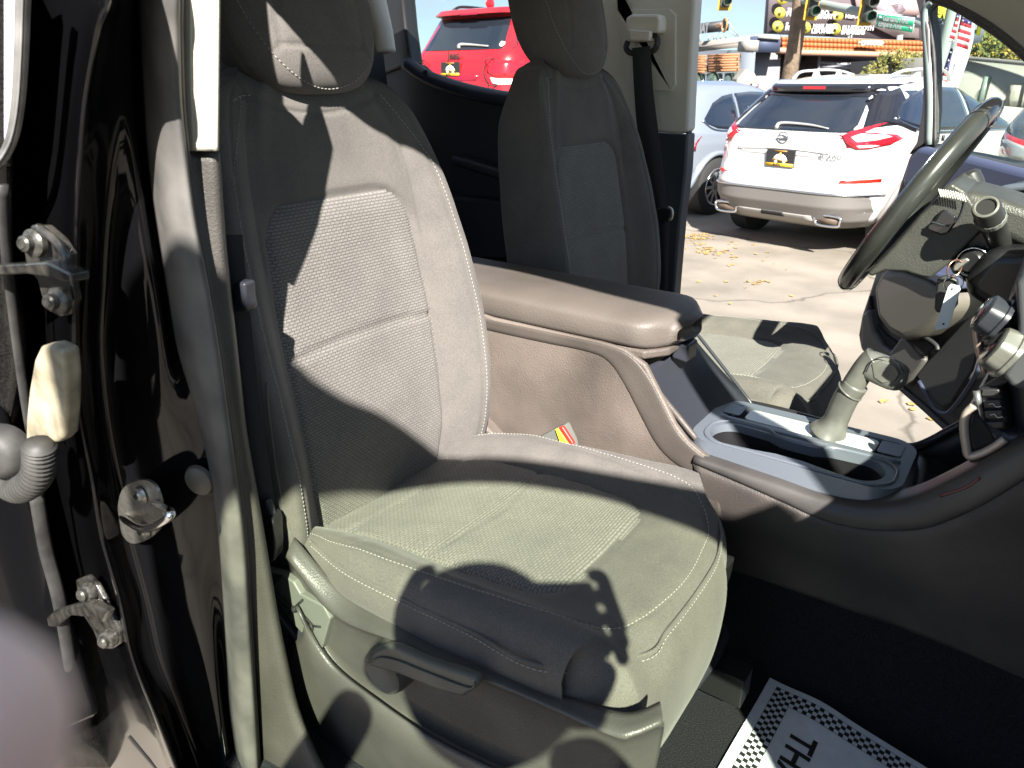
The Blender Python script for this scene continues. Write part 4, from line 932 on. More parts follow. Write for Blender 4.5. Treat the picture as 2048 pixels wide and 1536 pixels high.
# ------------------------------------------------------------------ keys (hang from the ignition)
ky = empty('key_ring', at(1912, 545, y=1.26), None)
tag(ky, 'key with black fob and pale paper tag hanging from the ignition', 'keys')
slab('key', [at(a, b, y=1.265) for a, b in ((1906, 532), (1918, 520), (1934, 516), (1940, 522), (1930, 530), (1914, 542), (1906, 542))], (0, .008, 0), STEEL, ky, bev=.002)
def ring(cx, cy, r, y, mt, name='ring', tilt=0):
    c = at(cx, cy, y=y)
    return tube(name, [c + Vector((r * math.cos(t) * math.cos(tilt), r * math.cos(t) * math.sin(tilt), r * math.sin(t))) for t in [2 * math.pi * j / 28 for j in range(28)]], .0012, mt, ky, closed=True, sides=7, smoothp=False)
ring(1909, 537, .013, 1.258, mat('copper_wire', (.45, .25, .2), .3, metal=.8), tilt=.9); ring(1907, 566, .0125, 1.25, CHROME, tilt=.3)
slab('key_fob', [at(a, b, y=1.262) for a, b in ((1874, 558), (1884, 552), (1902, 553), (1916, 560), (1915, 610), (1906, 622), (1888, 622), (1874, 628), (1868, 618), (1870, 590))], (0, .012, 0), mat('fob_rubber', (.02, .02, .021), .5), ky, bev=.004, seg=3)
slab('paper_tag', [at(a, b, y=1.244) for a, b in ((1896, 574), (1902, 568), (1919, 572), (1921, 580), (1897, 655), (1872, 661), (1870, 655))], (0, .0015, 0), mat('tag_card', (.52, .60, .66), .5), ky, bev=.0004)
for a, b in ((1904, 578), (1887, 648)): lathe('tag_hole', [(0, .0004), (.0016, .0004), (.0016, -.0002)], at(a, b, y=1.2438), (0, -1, 0), DARK, ky, n=12)

# ------------------------------------------------------------------ open driver door
dd = empty('driver_door', (.5, 1.9, .7), truck); dd['label'] = 'open driver door with bottle pocket and window frame'
DO = Vector((.50, 1.88, 0)); DA = R_(42); DDr = Vector((-math.cos(DA), math.sin(DA), 0)); DN = Vector((DDr.y, -DDr.x, 0))
if DN.y > 0: DN = -DN            # towards the cabin
def dp(a, b, off=0): return atp(a, b, DO + DN * off, DN)
def dpl(l, off=0): return [dp(a, b, off) for a, b in l]
DC = mat('door_card', (.026, .027, .030), .5, bump=('voronoi', 450, .25, .0005))
slab('door_card', dpl(((1838, 286), (1880, 300), (1925, 308), (1990, 322), (2060, 340), (2250, 385), (2250, 1150), (1960, 905), (1900, 862), (1800, 778), (1742, 724), (1718, 700), (1713, 670), (1720, 630), (1740, 570), (1756, 520), (1775, 440), (1795, 370), (1815, 310))), -DN * .10, DC, dd, bev=.02, seg=4)
slab('belt_panel', dpl(((1836, 292), (1880, 300), (1925, 310), (1990, 326), (2060, 344), (2200, 378), (2200, 470), (2000, 420), (1900, 400), (1830, 385), (1800, 372), (1812, 320)), .03), -DN * .04, mat('belt_trim', (.040, .048, .085), .38), dd, bev=.018, seg=4)
slab('armrest', dpl(((1742, 575), (1760, 540), (1800, 535), (1850, 552), (1888, 575), (1900, 610), (1880, 640), (1840, 672), (1805, 684), (1775, 668), (1750, 636)), .075), -DN * .10, mat('armrest_grey', (.10, .09, .08), .5, bump=('voronoi', 450, .3, .0005)), dd, bev=.03, seg=5)
slab('armrest_top', dpl(((1758, 532), (1800, 520), (1850, 535), (1900, 556), (1905, 580), (1880, 574), (1845, 556), (1800, 540)), .085), -DN * .09, mat('belt_trim', (.04, .048, .085), .38), dd, bev=.008)
slab('bottle_pocket', dpl(((1738, 590), (1745, 640), (1772, 672), (1800, 690), (1780, 706), (1745, 690), (1728, 650)), .012), -DN * .02, DARK, dd, bev=.004)
slab('pocket_lip', dpl(((1722, 630), (1736, 618), (1745, 660), (1762, 690), (1780, 702), (1800, 674), (1815, 678), (1832, 700), (1850, 720), (1840, 735), (1820, 760), (1800, 772), (1742, 720), (1720, 696)), .03), -DN * .04, mat('pocket_grey', (.075, .07, .07), .45, bump=('voronoi', 450, .3, .0005)), dd, bev=.010, seg=3)
slab('cup_recess', dpl(((1818, 682), (1832, 676), (1852, 680), (1868, 694), (1850, 714), (1838, 708)), .035), -DN * .01, DARK, dd, bev=.003)
tube('cup_rim', dpl(((1814, 680), (1828, 672), (1852, 676), (1872, 690), (1876, 700)), .036), .006, DC, dd)
slab('speaker_panel', dpl(((1832, 752), (1840, 738), (1930, 640), (1962, 618), (1960, 690), (1945, 740), (1900, 808), (1885, 815), (1868, 806)), .020), -DN * .02, mat('panel_charcoal', (.030, .029, .032), .6), dd, bev=.006, seg=3)
tube('panel_groove', dpl(((1838, 762), (1866, 812), (1886, 826), (1906, 816), (1950, 752), (1966, 700)), .024), .006, mat('belt_trim', (.04, .048, .085), .38), dd)
tube('panel_border', dpl(((1800, 772), (1850, 815), (1900, 860), (1960, 905)), .0), .012, DC, dd, sides=8)
# window frame: rear post, seals, glass
slab('window_frame', dpl(((1815, 310), (1832, 285), (1842, 230), (1845, 180), (1843, 90), (1838, 30), (1828, -10), (1815, -80), (1862, -80), (1850, 5), (1849, 30), (1856, 60), (1858, 130), (1858, 220), (1852, 286))), -DN * .05, mat('frame_brown', (.07, .062, .062), .5), dd, bev=.006, seg=3)
slab('frame_top', dpl(((1838, -8), (1862, 2), (1880, 8), (2010, 60), (2200, 190), (2200, 150), (2010, 10), (1900, -40), (1840, -60)), .0), -DN * .05, BLACK, dd, bev=.006)
tube('glass_channel', dpl(((1868, 3), (1854, 18), (1853, 60), (1858, 120), (1862, 200), (1860, 290)), -.01), .012, mat('channel_green', (.16, .20, .18), .4), dd, flat=1)
tube('glass_seal', dpl(((1876, 8), (1863, 24), (1862, 60), (1868, 120), (1870, 200), (1870, 292)), -.012), .006, RUBBER_B, dd)
slab('window_pane', dpl(((1856, 6), (1900, 0), (2200, 100), (2200, 400), (1860, 300)), -.028), -DN * .001, GLASS_C, dd, bev=0)
# labels etched on the window pane
for k, (a, b) in enumerate(((1868, 266), (1868, 271), (1868, 276), (1868, 281))): tube('glass_mark', dpl(((a, b), (a + 10 - k % 2 * 3, b + .5)), -.026), .0022, INK, dd, sides=4, smoothp=False)
for a, b in ((1886, 276), (1898, 279)):
    c = dp(a, b, -.026); tube('glass_mark', [c + Vector((0, 0, .008)), c + Vector((0, 0, -.008))], .0045, INK, dd, sides=5, smoothp=False)
# headliner corner and visor edge at the top right
hl = MATS['headliner_cloth']
NL = patch('header_trim', [[at(a, b, y=1.62) for a, b in ((1880, -30), (1905, 2), (1950, 26), (2000, 58), (2048, 98), (2160, 200))], [at(a, b, y=1.60) for a, b in ((1890, -50), (1920, -18), (1965, 8), (2012, 38), (2060, 74), (2170, 160))], [at(a, b, y=1.50) for a, b in ((1890, -150), (1930, -140), (1990, -120), (2040, -90), (2090, -60), (2200, 0))]], hl, truck, nu=5, nv=5, solid=.01)
tube('header_seal', [at(a, b, y=1.63) for a, b in ((1840, -28), (1872, -4), (1905, 8), (1950, 33), (2000, 66), (2048, 106), (2160, 210))], .013, mat('seal_brown', (.06, .054, .05), .7, bump=('noise', 300, 1, .003)), truck, flat=.7)

# ------------------------------------------------------------------ open passenger door (throws the window-frame shadow)
pd = empty('passenger_door', (.58, .10, .7), truck); pd['label'] = 'open front passenger door with green tinted window'
PH = Vector((.58, .10, 0)); PA = R_(58); PDr = Vector((-math.cos(PA), -math.sin(PA), 0)); PN = Vector((-PDr.y, PDr.x, 0))
def pd3(u, z, o=0): return PH + PDr * u + PN * o + Vector((0, 0, z))
outer = [(.04, 1.46), (.04, 1.955), (.10, 1.99), (.159, 2.03), (.263, 2.10), (.405, 2.195), (.506, 2.25), (.566, 2.275), (.656, 2.352), (.731, 2.388), (.765, 2.43), (.80, 2.465), (.85, 2.48), (.90, 2.45), (.93, 2.35), (.95, 2.1), (.97, 1.8), (.98, 1.46)]
inner = [(.10, 1.50), (.11, 1.90), (.182, 1.965), (.282, 2.055), (.33, 2.10), (.40, 2.145), (.483, 2.19), (.59, 2.225), (.69, 2.242), (.75, 2.243), (.80, 2.215), (.845, 2.17), (.865, 2.08), (.89, 1.80), (.91, 1.50)]
def strip(name, A, B, mt, parent, th):
    A = cr([(u, z, 0) for u, z in A], 5); B = cr([(u, z, 0) for u, z in B], 5); n = 60
    def rs(Q):
        L = [0]
        for i in range(1, len(Q)): L.append(L[-1] + (Q[i] - Q[i - 1]).length)
        o = []
        for k in range(n + 1):
            t = L[-1] * k / n; i = next((i for i in range(1, len(L)) if L[i] >= t - 1e-9), len(L) - 1); f = (t - L[i - 1]) / max(1e-9, L[i] - L[i - 1]); o.append(Q[i - 1].lerp(Q[i], f))
        return o
    A, B = rs(A), rs(B)
    V = [pd3(p.x, p.y, th / 2) for p in A] + [pd3(p.x, p.y, th / 2) for p in B]
    return mk(name, V, [(i, i + 1, n + 2 + i, n + 1 + i) for i in range(n)], mt, parent, solid=th)
strip('window_frame', outer, inner, BLACK, pd, .03)
slab('window_pane', [pd3(u, z) for u, z in inner], PN * .003, GLASS_G, pd, bev=0)
slab('door_shell', [pd3(u, z, -.05) for u, z in ((0, .70), (0, 1.44), (.06, 1.50), (.95, 1.50), (1.02, 1.35), (1.04, .95), (.95, .72))], PN * .12, PAINT, pd, bev=.02, seg=3)
# ------------------------------------------------------------------ paper floor mat (lies on the carpet)
def onfloor(px, py):
    d = ray(px, py); lo, hi = .3, 4.
    for _ in range(50):
        mid = (lo + hi) / 2; q = CP + d * mid
        if q.z < floor_z(q.x, q.y) + .004: hi = mid
        else: lo = mid
    return CP + d * lo
pa, pb, pc_ = onfloor(1540, 1355), onfloor(1480, 1536), onfloor(1700, 1400)
ux = Vector((-.03, -1, 0)).normalized(); vx = Vector((.985, -.17, 0)).normalized()
def pm(u, v, lift=0):   # u along the left border, v to the right, metres
    q = pa + ux * u + vx * v
    z = floor_z(q.x, q.y) + .004 + .006 * math.exp(-((v - .08) / .04) ** 2 - (u / .05) ** 2) + .004 * math.sin(v * 14) * math.exp(-u * 4) + .002 * noise.noise(Vector((q.x * 8, q.y * 8, 0)))
    z = max(z, floor_z(q.x, q.y) + .003)
    return Vector((q.x, q.y, z + lift))
pmr = empty('paper_floor_mat', (pa.x, pa.y - .2, .74), None)
tag(pmr, 'white paper floor mat with checkered border and black lettering on the carpet', 'floor mat')
PU, PV = .46, .36
def psheet(name, u0, u1, v0, v1, mt, lift, nu=40, nv=40, test=None, mats=None, idx=None):
    V = [pm(u0 + (u1 - u0) * i / nu, v0 + (v1 - v0) * j / nv, lift) for i in range(nu + 1) for j in range(nv + 1)]
    Fc = grid_faces(nu + 1, nv + 1)
    Fc = [f if (V[f[1]] - V[f[0]]).cross(V[f[2]] - V[f[0]]).z > 0 else f[::-1] for f in Fc]
    fm = [idx(i, j) for i in range(nu) for j in range(nv)] if idx else None
    if fm:
        keep = [k for k in range(len(Fc)) if fm[k]]
        Fc = [Fc[k] for k in keep]
    return mk(name, V, Fc, mt, pmr)
psheet('paper_sheet', 0, PU, 0, PV, PAPER, 0, 46, 36)
cs = .0068
def check(i, j): return (i + j) % 2 == 0
psheet('checkered_border', .012, .012 + cs * 4, .016, .016 + cs * 48, INK, .0007, 4, 48, idx=check)
psheet('checkered_border', .012 + cs * 4, .012 + cs * 60, .016, .016 + cs * 4, INK, .0007, 56, 4, idx=check)
for u, v0, v1 in ((.012 - .0006, .0152, .34), (.012 + cs * 4, .016 + cs * 4, .34)): psheet('border_line', u, u + .0006, v0, v1, INK, .0008, 1, 40)
for v, u0, u1 in ((.0154, .012, .44), (.016 + cs * 4, .012 + cs * 4, .44)): psheet('border_line', u0, u1, v, v + .0006, INK, .0008, 40, 1)
def ptext(s, u, v, size):
    cu = bpy.data.curves.new('t', 'FONT'); cu.body = s; cu.size = size; cu.offset = .0012; cu.resolution_u = 3
    tmp = bpy.data.objects.new('tmp', cu); COL.objects.link(tmp); dg = bpy.context.evaluated_depsgraph_get()
    me = bpy.data.meshes.new_from_object(tmp.evaluated_get(dg)); bpy.data.objects.remove(tmp)
    V = [pm(u + q.co.x, v + q.co.y, .0012) for q in me.vertices]
    Fc = [tuple(p_.vertices) for p_ in me.polygons]
    Fc = [f if (V[f[1]] - V[f[0]]).cross(V[f[2]] - V[f[0]]).z > 0 else f[::-1] for f in Fc]
    return mk('lettering', V, Fc, INK, pmr, smooth=False)
ptext('THANK YOU', .072, .064, .050)
# ================================================================== outside
def gm(name, c1, c2, sc, crack=True, rough=.9):
    M = mat(name, c1, rough, bump=('noise', 60, .4, .004), var=(sc, .1, c2, 10))
    if crack:
        n = M.node_tree.nodes; l = M.node_tree.links.new; b = n['Principled BSDF']
        src = b.inputs['Base Color'].links[0].from_socket
        tcn = n.new('ShaderNodeTexCoord'); nz2 = n.new('ShaderNodeTexNoise'); nz2.inputs['Scale'].default_value = .8; nz2.inputs['Detail'].default_value = 6
        ad = n.new('ShaderNodeVectorMath'); ad.operation = 'MULTIPLY_ADD'; ad.inputs[1].default_value = (1.2, 1.2, 1.2)
        l(tcn.outputs['Object'], nz2.inputs['Vector']); l(nz2.outputs['Color'], ad.inputs[0]); l(tcn.outputs['Object'], ad.inputs[2])
        v = n.new('ShaderNodeTexVoronoi'); v.feature = 'DISTANCE_TO_EDGE'; v.inputs['Scale'].default_value = .42; l(ad.outputs[0], v.inputs['Vector'])
        mr = n.new('ShaderNodeMapRange'); mr.inputs[1].default_value = .0; mr.inputs[2].default_value = .012; mr.inputs[3].default_value = .45; mr.inputs[4].default_value = 1
        l(v.outputs['Distance'], mr.inputs[0])
        st = n.new('ShaderNodeTexNoise'); st.inputs['Scale'].default_value = 300; l(tcn.outputs['Object'], st.inputs['Vector'])
        ms = n.new('ShaderNodeMapRange'); ms.inputs[1].default_value = .35; ms.inputs[2].default_value = .65; ms.inputs[3].default_value = .8; ms.inputs[4].default_value = 1.15; l(st.outputs[0], ms.inputs[0])
        mu = n.new('ShaderNodeMath'); mu.operation = 'MULTIPLY'; l(mr.outputs[0], mu.inputs[0]); l(ms.outputs[0], mu.inputs[1])
        mm = n.new('ShaderNodeMix'); mm.data_type = 'RGBA'; mm.blend_type = 'MULTIPLY'; mm.inputs['Factor'].default_value = 1
        l(src, mm.inputs['A']); l(mu.outputs[0], mm.inputs['B']); l(mm.outputs['Result'], b.inputs['Base Color'])
    return M
ALB = 1.02
PAVE = gm('old_pavement', (.17, .15, .122), (.25, .22, .18), 1.6)
ROAD = gm('road_asphalt', (.06, .06, .06), (.09, .088, .085), 2)
CONC = gm('concrete', (.34, .32, .29), (.44, .42, .38), 3, crack=False)
def struct(o): o['kind'] = 'structure'; return o
struct(mk('ground', [(-400, -400, 0), (400, -400, 0), (400, 400, 0), (-400, 400, 0)], [(0, 1, 2, 3)], PAVE, smooth=False, org=(0, 0, 0)))
struct(mk('road', [(-150, 40, .004), (-150, 27, .004), (120, -6 + 22, .004), (120, 9 + 22, .004)], [(0, 1, 2, 3)], ROAD, smooth=False, org=(0, 30, 0)))
struct(slab('pavement', [(-150, 26.8, .12), (120, 15.8, .12), (120, 14, .12), (-150, 25, .12)], (0, 0, -.12), CONC, bev=.01))
# dry leaves lying on the lot
def leaf_scatter(name, spots, mt, label):
    V = []; Fc = []
    for x, y, n, r in spots:
        for _ in range(n):
            a = random.random() * 6.28; q = r * random.random() ** .5; px, py = x + q * math.cos(a), y + q * math.sin(a); b = random.random() * 6.28; s = random.uniform(.012, .03); b0 = len(V)
            for k in range(5):
                t = b + k * 1.257; V.append((px + s * math.cos(t) * (1.4 if k == 0 else .8), py + s * math.sin(t) * .8, .004 + random.random() * .012))
            Fc.append(tuple(range(b0, b0 + 5)))
    o = mk(name, V, Fc, mt, smooth=False, solid=.001); tag(o, label, 'leaves', kind='stuff'); return o
sp = []
for a, b, n, r in ((1396, 474, 55, .20), (1425, 503, 34, .18), (1384, 490, 12, .3), (1435, 512, 12, .2), (1512, 566, 12, .12), (1520, 520, 8, .5), (1450, 480, 12, .5), (1790, 840, 6, .3), (1600, 600, 8, .9), (1480, 700, 6, .6)):
    q = at(a, b, z=0); sp.append((q.x, q.y, n, r))
leaf_scatter('fallen_leaves', sp, mat('dry_leaf', (.30, .19, .06), .8, var=(30, .4)), 'yellow brown dry leaves scattered on the pavement')

ALB = .9
WP = mat('white_car_paint', (.55, .545, .53), .25, coat=1); RP = mat('red_car_paint', (.48, .010, .018), .25, coat=1); GP = mat('silver_blue_paint', (.30, .34, .40), .28, metal=.5, coat=1); DP = mat('slate_car_paint', (.06, .075, .09), .25, coat=1)
CGL = mat('car_glass', (.012, .016, .024), .04, coat=1); LRED = mat('lamp_red', (.42, .010, .02), .12, coat=1); LWH = mat('lamp_clear', (.72, .70, .68), .12, coat=1); TYRE = mat('tyre_rubber', (.022, .022, .022), .8, bump=('noise', 60, .5, .004)); CLAD = mat('grey_cladding', (.16, .15, .14), .55); RIMM = mat('alloy', (.55, .55, .56), .25, metal=.9)
PLB = mat('plate_black', (.02, .02, .022), .4); PLY = mat('plate_yellow', (.80, .48, .02), .5); RIMM2 = mat('badge_chrome', (.10, .11, .12), .3, metal=.3)

class Car:
    def __init__(s, name, C, f, LV, n=5.0):
        s.C = Vector(C); s.f = Vector((f[0], f[1], 0)).normalized(); s.l = Vector((-s.f.y, s.f.x, 0)); s.LV = LV; s.n = n
        s.o = empty(name, s.C)
    def w(s, X, Y, Z): return s.C + s.f * X + s.l * Y + Vector((0, 0, Z))
    def lv(s, z): return [lerp_tab([(r[0], r[k]) for r in s.LV], z) for k in (1, 2, 3)]
    def rear(s, Y, Z, off=0):
        xr, xf, w = s.lv(Z); Yc = max(-.999 * w, min(.999 * w, Y)); a = (xf - xr) / 2
        return s.w(xr + a - a * (1 - abs(Yc / w) ** s.n) ** (1 / s.n) - off, Y, Z)
    def side(s, X, Z, sg=-1, off=0):
        xr, xf, w = s.lv(Z); a = (xf - xr) / 2; t = max(-.999, min(.999, (X - xr - a) / a))
        return s.w(X, sg * (w * (1 - abs(t) ** s.n) ** (1 / s.n) + off), Z)
    def body(s, mt, nz=60, nr=96):
        z0, z1 = s.LV[0][0], s.LV[-1][0]; V = []
        for i in range(nz):
            z = z0 + (z1 - z0) * i / (nz - 1); xr, xf, w = s.lv(z); a = (xf - xr) / 2
            for j in range(nr):
                th = 2 * math.pi * j / nr; c, q = math.cos(th), math.sin(th); e = 2 / s.n
                V.append(s.w(xr + a + a * abs(c) ** e * (1 if c > 0 else -1), w * abs(q) ** e * (1 if q > 0 else -1), z))
        Fc = grid_faces(nz, nr, cv=True) + [tuple(range(nr)), tuple((nz - 1) * nr + j for j in range(nr))[::-1]]
        return mk('body', V, [f[::-1] for f in Fc], mt, s.o, sharp=50)
    def rp(s, name, rows, mt, off=.012, k=10, parent=None, sub=8):
        """panel on the tail: rows (z, y left .. y right)"""
        rows = [(a[0] + (b[0] - a[0]) * i / sub, a[1] + (b[1] - a[1]) * i / sub, a[2] + (b[2] - a[2]) * i / sub) for a, b in zip(rows, rows[1:]) for i in range(sub)] + [rows[-1]]
        return patch(name, [[s.rear(y0 + (y1 - y0) * j / k, z, off) for j in range(k + 1)] for z, y0, y1 in rows], mt, parent or s.o, lin=True, solid=.008)
    def sp(s, name, cols, mt, off=.010, k=8, sg=-1, parent=None, sub=6):
        cols = [tuple(a[q] + (b[q] - a[q]) * i / sub for q in range(3)) for a, b in zip(cols, cols[1:]) for i in range(sub)] + [cols[-1]]
        return patch(name, [[s.side(x, z0 + (z1 - z0) * j / k, sg, off) for j in range(k + 1)] for x, z0, z1 in cols], mt, parent or s.o, lin=True, solid=.006)
    def poly(s, name, pts, mt, off=.02, th=.02, parent=None, surf='rear'):
        return s.cpoly(name, pts, (lambda a, b: s.rear(a, b, off)), mt, parent, s.f, th)
    def cpoly(s, name, pts, fn, mt, parent, inw, th=.02):
        bm = bmesh.new(); vs = [bm.verts.new((a, b, 0)) for a, b in pts]; es = [bm.edges.new((vs[i], vs[(i + 1) % len(vs)])) for i in range(len(vs))]
        bmesh.ops.triangle_fill(bm, edges=es, use_beauty=True); bmesh.ops.subdivide_edges(bm, edges=bm.edges[:], cuts=3, use_grid_fill=True)
        bm.verts.index_update(); V = [fn(v.co.x, v.co.y) for v in bm.verts]; Fc = [tuple(v.index for v in f.verts) for f in bm.faces]; bm.free()
        Fc = [f if (V[f[1]] - V[f[0]]).cross(V[f[2]] - V[f[0]]).dot(inw) < 0 else f[::-1] for f in Fc]
        return mk(name, V, Fc, mt, parent or s.o, solid=th)
    def loc(s, px, py, X):
        q = atp(px, py, s.w(X, 0, 0), s.f) - s.C; return q.dot(s.l), q.z
    def rl(s, l, X):
        return [s.loc(a, b, X) for a, b in l]
    def wheel(s, X, Y, R=.36, wd=.24):
        sg = 1 if Y > 0 else -1; c = s.w(X, Y, R); ax = s.l * sg
        t = lathe('wheel', [(R * .62, 0), (R * .92, .0), (R, -.02), (R, -wd + .02), (R * .9, -wd), (R * .5, -wd)], c, ax, TYRE, s.o, n=40)
        r = lathe('rim', [(0, -.03), (R * .12, -.03), (R * .15, -.045), (R * .6, -.06), (R * .60, -.004), (R * .66, .003), (R * .66, -.02)], c, ax, DARK, t, n=40)
        u = s.f; V = []; Fc = []
        for k in range(10):
            a = 2 * math.pi * k / 10 ; d = u * math.cos(a) + Vector((0, 0, 1)) * math.sin(a); e = ax.cross(d); b = len(V)
            for rr_, ww in ((.0, .018), (R * .62, .022)):
                for oo in (-.03, -.008):
                    for q in (-1, 1): V.append(c + d * rr_ + e * ww * q + ax * oo)
            Fc += [(b + 2, b + 3, b + 7, b + 6), (b, b + 2, b + 6, b + 4), (b + 1, b + 5, b + 7, b + 3)]
        mk('spokes', V, Fc, RIMM, t, smooth=False); 
        tube('rim_edge', [c + (u * math.cos(q) + Vector((0, 0, 1)) * math.sin(q)) * R * .63 for q in [2 * math.pi * j / 32 for j in range(32)]], .012, RIMM, t, closed=True, sides=6, smoothp=False)
    def plate(s, px, py, X, wpx=None, off=.03):
        Y, Z = s.loc(px, py, X); b = s.rear(Y, Z, off)
        pl = slab('number_plate', [b + s.l * .155 + Vector((0, 0, .08)), b - s.l * .155 + Vector((0, 0, .08)), b - s.l * .155 - Vector((0, 0, .08)), b + s.l * .155 - Vector((0, 0, .08))], s.f * .02, PLB, s.o, bev=.002)
        rt = -s.l; up = Vector((0, 0, 1)); o = b - s.f * .003
        def q(a, h): return o + rt * a + up * h
        slab('plate_strip', [q(-.152, -.048), q(.152, -.048), q(.152, -.077), q(-.152, -.077)], s.f * .003, PLY, pl, bev=0)
        slab('plate_strip', [q(-.07, .074), q(.07, .074), q(.07, .062), q(-.07, .062)], s.f * .003, mat('plate_brown', (.35, .18, .03), .5), pl, bev=0)
        text('plate_text', 'AUTO', q(-.07, -.074) - s.f * .001, rt, up, .03, PLB, pl, bold=.002)
        V = [q(.075 * math.cos(t), -.02 + .06 * math.sin(t)) for t in [math.pi * k / 12 for k in range(13)]]
        slab('plate_emblem', V, s.f * .003, WHITE, pl, bev=0)
        slab('plate_emblem', [q(-.012, .045), q(0, .058), q(.012, .045), q(.012, .0), q(-.012, .0)], s.f * .004, PLY, pl, bev=0)
        slab('plate_emblem', [q(-.08, -.008), q(.08, -.008), q(.08, -.026), q(-.08, -.026)], s.f * .004, PLY, pl, bev=0)
        for a in (-.045, .045): slab('plate_emblem', [q(a + .018 * math.cos(t), -.032 + .018 * math.sin(t)) for t in [2 * math.pi * k / 10 for k in range(10)]], s.f * .003, WHITE, pl, bev=0)
        return pl

# ---- white crossover
LVW = [(.28, .22, 4.7, .80), (.36, .10, 4.82, .89), (.50, .02, 4.88, .94), (.66, .0, 4.88, .955), (.80, .03, 4.8, .952), (.98, .06, 4.66, .945), (1.12, .09, 4.2, .93), (1.20, .14, 3.8, .905), (1.28, .25, 3.45, .865), (1.38, .38, 3.15, .81), (1.48, .52, 2.8, .75), (1.57, .62, 2.5, .69), (1.62, .74, 2.35, .64), (1.67, 1.0, 2.2, .54), (1.70, 1.35, 1.95, .32)]
cw = Car('white_crossover', (-2.24, 7.66, 0), (.255, .967), LVW, 5.5)
tag(cw.o, 'white crossover with black rear spoiler, boomerang tail lamps and roof rails', 'car')
cw.body(WP)
cw.rp('rear_window', [(1.185, -.55, .55), (1.20, -.72, .72), (1.25, -.76, .76), (1.36, -.71, .71), (1.50, -.62, .62)], CGL, off=.010, sub=10)
cw.rp('window_surround', [(1.50, -.69, .69), (1.58, -.62, .62)], GLOSSB, off=.016)
for sg in (-1, 1):
    cw.poly('rear_quarter_glass', [(sg * .72, 1.55), (sg * .56, 1.55), (sg * .64, 1.36), (sg * .70, 1.22), (sg * .89, 1.255), (sg * .83, 1.38)], GLOSSB, off=.022, th=.02)
rs = [cw.rear(y, 1.585, .14 - .10 * (abs(y) / .66) ** 3) for y in [-.66 + .11 * k for k in range(13)]]
rb = [cw.rear(y, 1.60, -.02) + Vector((0, 0, .03)) for y in [-.66 + .11 * k for k in range(13)]]
patch('rear_spoiler', [[p + Vector((0, 0, -.055)) for p in rs], rs, [a.lerp(b, .5) + Vector((0, 0, .012)) for a, b in zip(rs, rb)], rb], GLOSSB, cw.o, nu=4, nv=3, solid=.012)
patch('roof_edge', [[a + Vector((0, 0, .012)) for a in [p.lerp(q, .35) for p, q in zip(rs, rb)]], [p + Vector((0, 0, .02)) for p in rb]], mat('blue_white_paint', (.55, .6, .66), .2, coat=1), cw.o, nu=2, nv=3, solid=.006)
b = rs[6]; slab('brake_light', [b + cw.l * .12 + Vector((0, 0, .0)), b - cw.l * .12, b - cw.l * .12 - Vector((0, 0, .028)), b + cw.l * .12 - Vector((0, 0, .028))], -cw.f * .008, LRED, cw.o, bev=.002)
# tail lamps: a boomerang wrapping the corner
def lampR(car, sg):
    R2 = lambda o: (lambda a, b: car.rear(sg * -1 * a, b, o))
    S2 = lambda a, b: car.side(a, b, -sg, .010)
    pts = [(.54, 1.165), (.60, 1.205), (.70, 1.25), (.81, 1.30), (.80, 1.275), (.72, 1.20), (.80, 1.195), (.90, 1.17), (.93, 1.12), (.90, 1.06), (.80, 1.025), (.71, 1.02), (.62, 1.07)]
    pts = [(.75 + (a - .75) * .84, 1.165 + (b - 1.165) * .84) for a, b in pts]
    la = car.cpoly('tail_lamp', pts, R2(.022), LRED, None, car.f, .03)
    car.cpoly('lamp_clear_part', ((.65, 1.15), (.71, 1.182), (.84, 1.172), (.87, 1.15), (.82, 1.125), (.71, 1.108)), R2(.027), LWH, la, car.f, .01)
    car.cpoly('lamp_clear_part', ((.71, 1.075), (.80, 1.082), (.84, 1.075), (.80, 1.06), (.73, 1.056)), R2(.027), LWH, la, car.f, .01)
    # it carries on along the body side
    car.cpoly('lamp_side_part', ((.12, 1.165), (.18, 1.16), (.24, 1.14), (.27, 1.12), (.22, 1.09), (.16, 1.06), (.12, 1.05)), S2, LRED, la, car.l * sg, .02)
lampR(cw, -1); lampR(cw, 1)
cw.poly('tailgate_crease', [(-.52, 1.01), (.52, 1.01), (.48, .98), (.36, .955), (-.36, .955), (-.48, .98)], mat('white_paint_recess', (.55, .54, .52), .3, coat=1), off=.004, th=.01)
tube('chrome_garnish', [cw.rear(y, 1.015 - .02 * (y / .5) ** 2, .010) for y in [-.5 + .1 * k for k in range(11)]], .007, WP, cw.o)
cw.plate(1563, 316, .05)
lg = cw.rear(.01, 1.115, .014)
lgo = tube('round_badge', [lg + cw.l * .052 * math.cos(t) + Vector((0, 0, .052 * math.sin(t))) for t in [2 * math.pi * j / 24 for j in range(24)]], .007, RIMM2, cw.o, closed=True, sides=6, smoothp=False)
slab('badge_bar', [lg + cw.l * a + Vector((0, 0, b)) for a, b in ((.06, .010), (-.06, .010), (-.06, -.010), (.06, -.010))], -cw.f * .01, RIMM2, lgo, bev=.001)
text('badge_lettering', 'NISSAN', lg + cw.l * .05 - cw.f * .012 - Vector((0, 0, .006)), -cw.l, (0, 0, 1), .018, WHITE, lgo)
text('model_lettering', 'MURANO', cw.rear(.74, .94, .018), -cw.l, (0, 0, 1), .065, RIMM2, cw.o, bold=.002)
text('model_lettering', 'SL  AWD', cw.rear(-.42, .95, .018), -cw.l, (0, 0, 1), .055, RIMM2, cw.o, bold=.002)
wb_ = cw.rear(-.42, 1.215, .03)
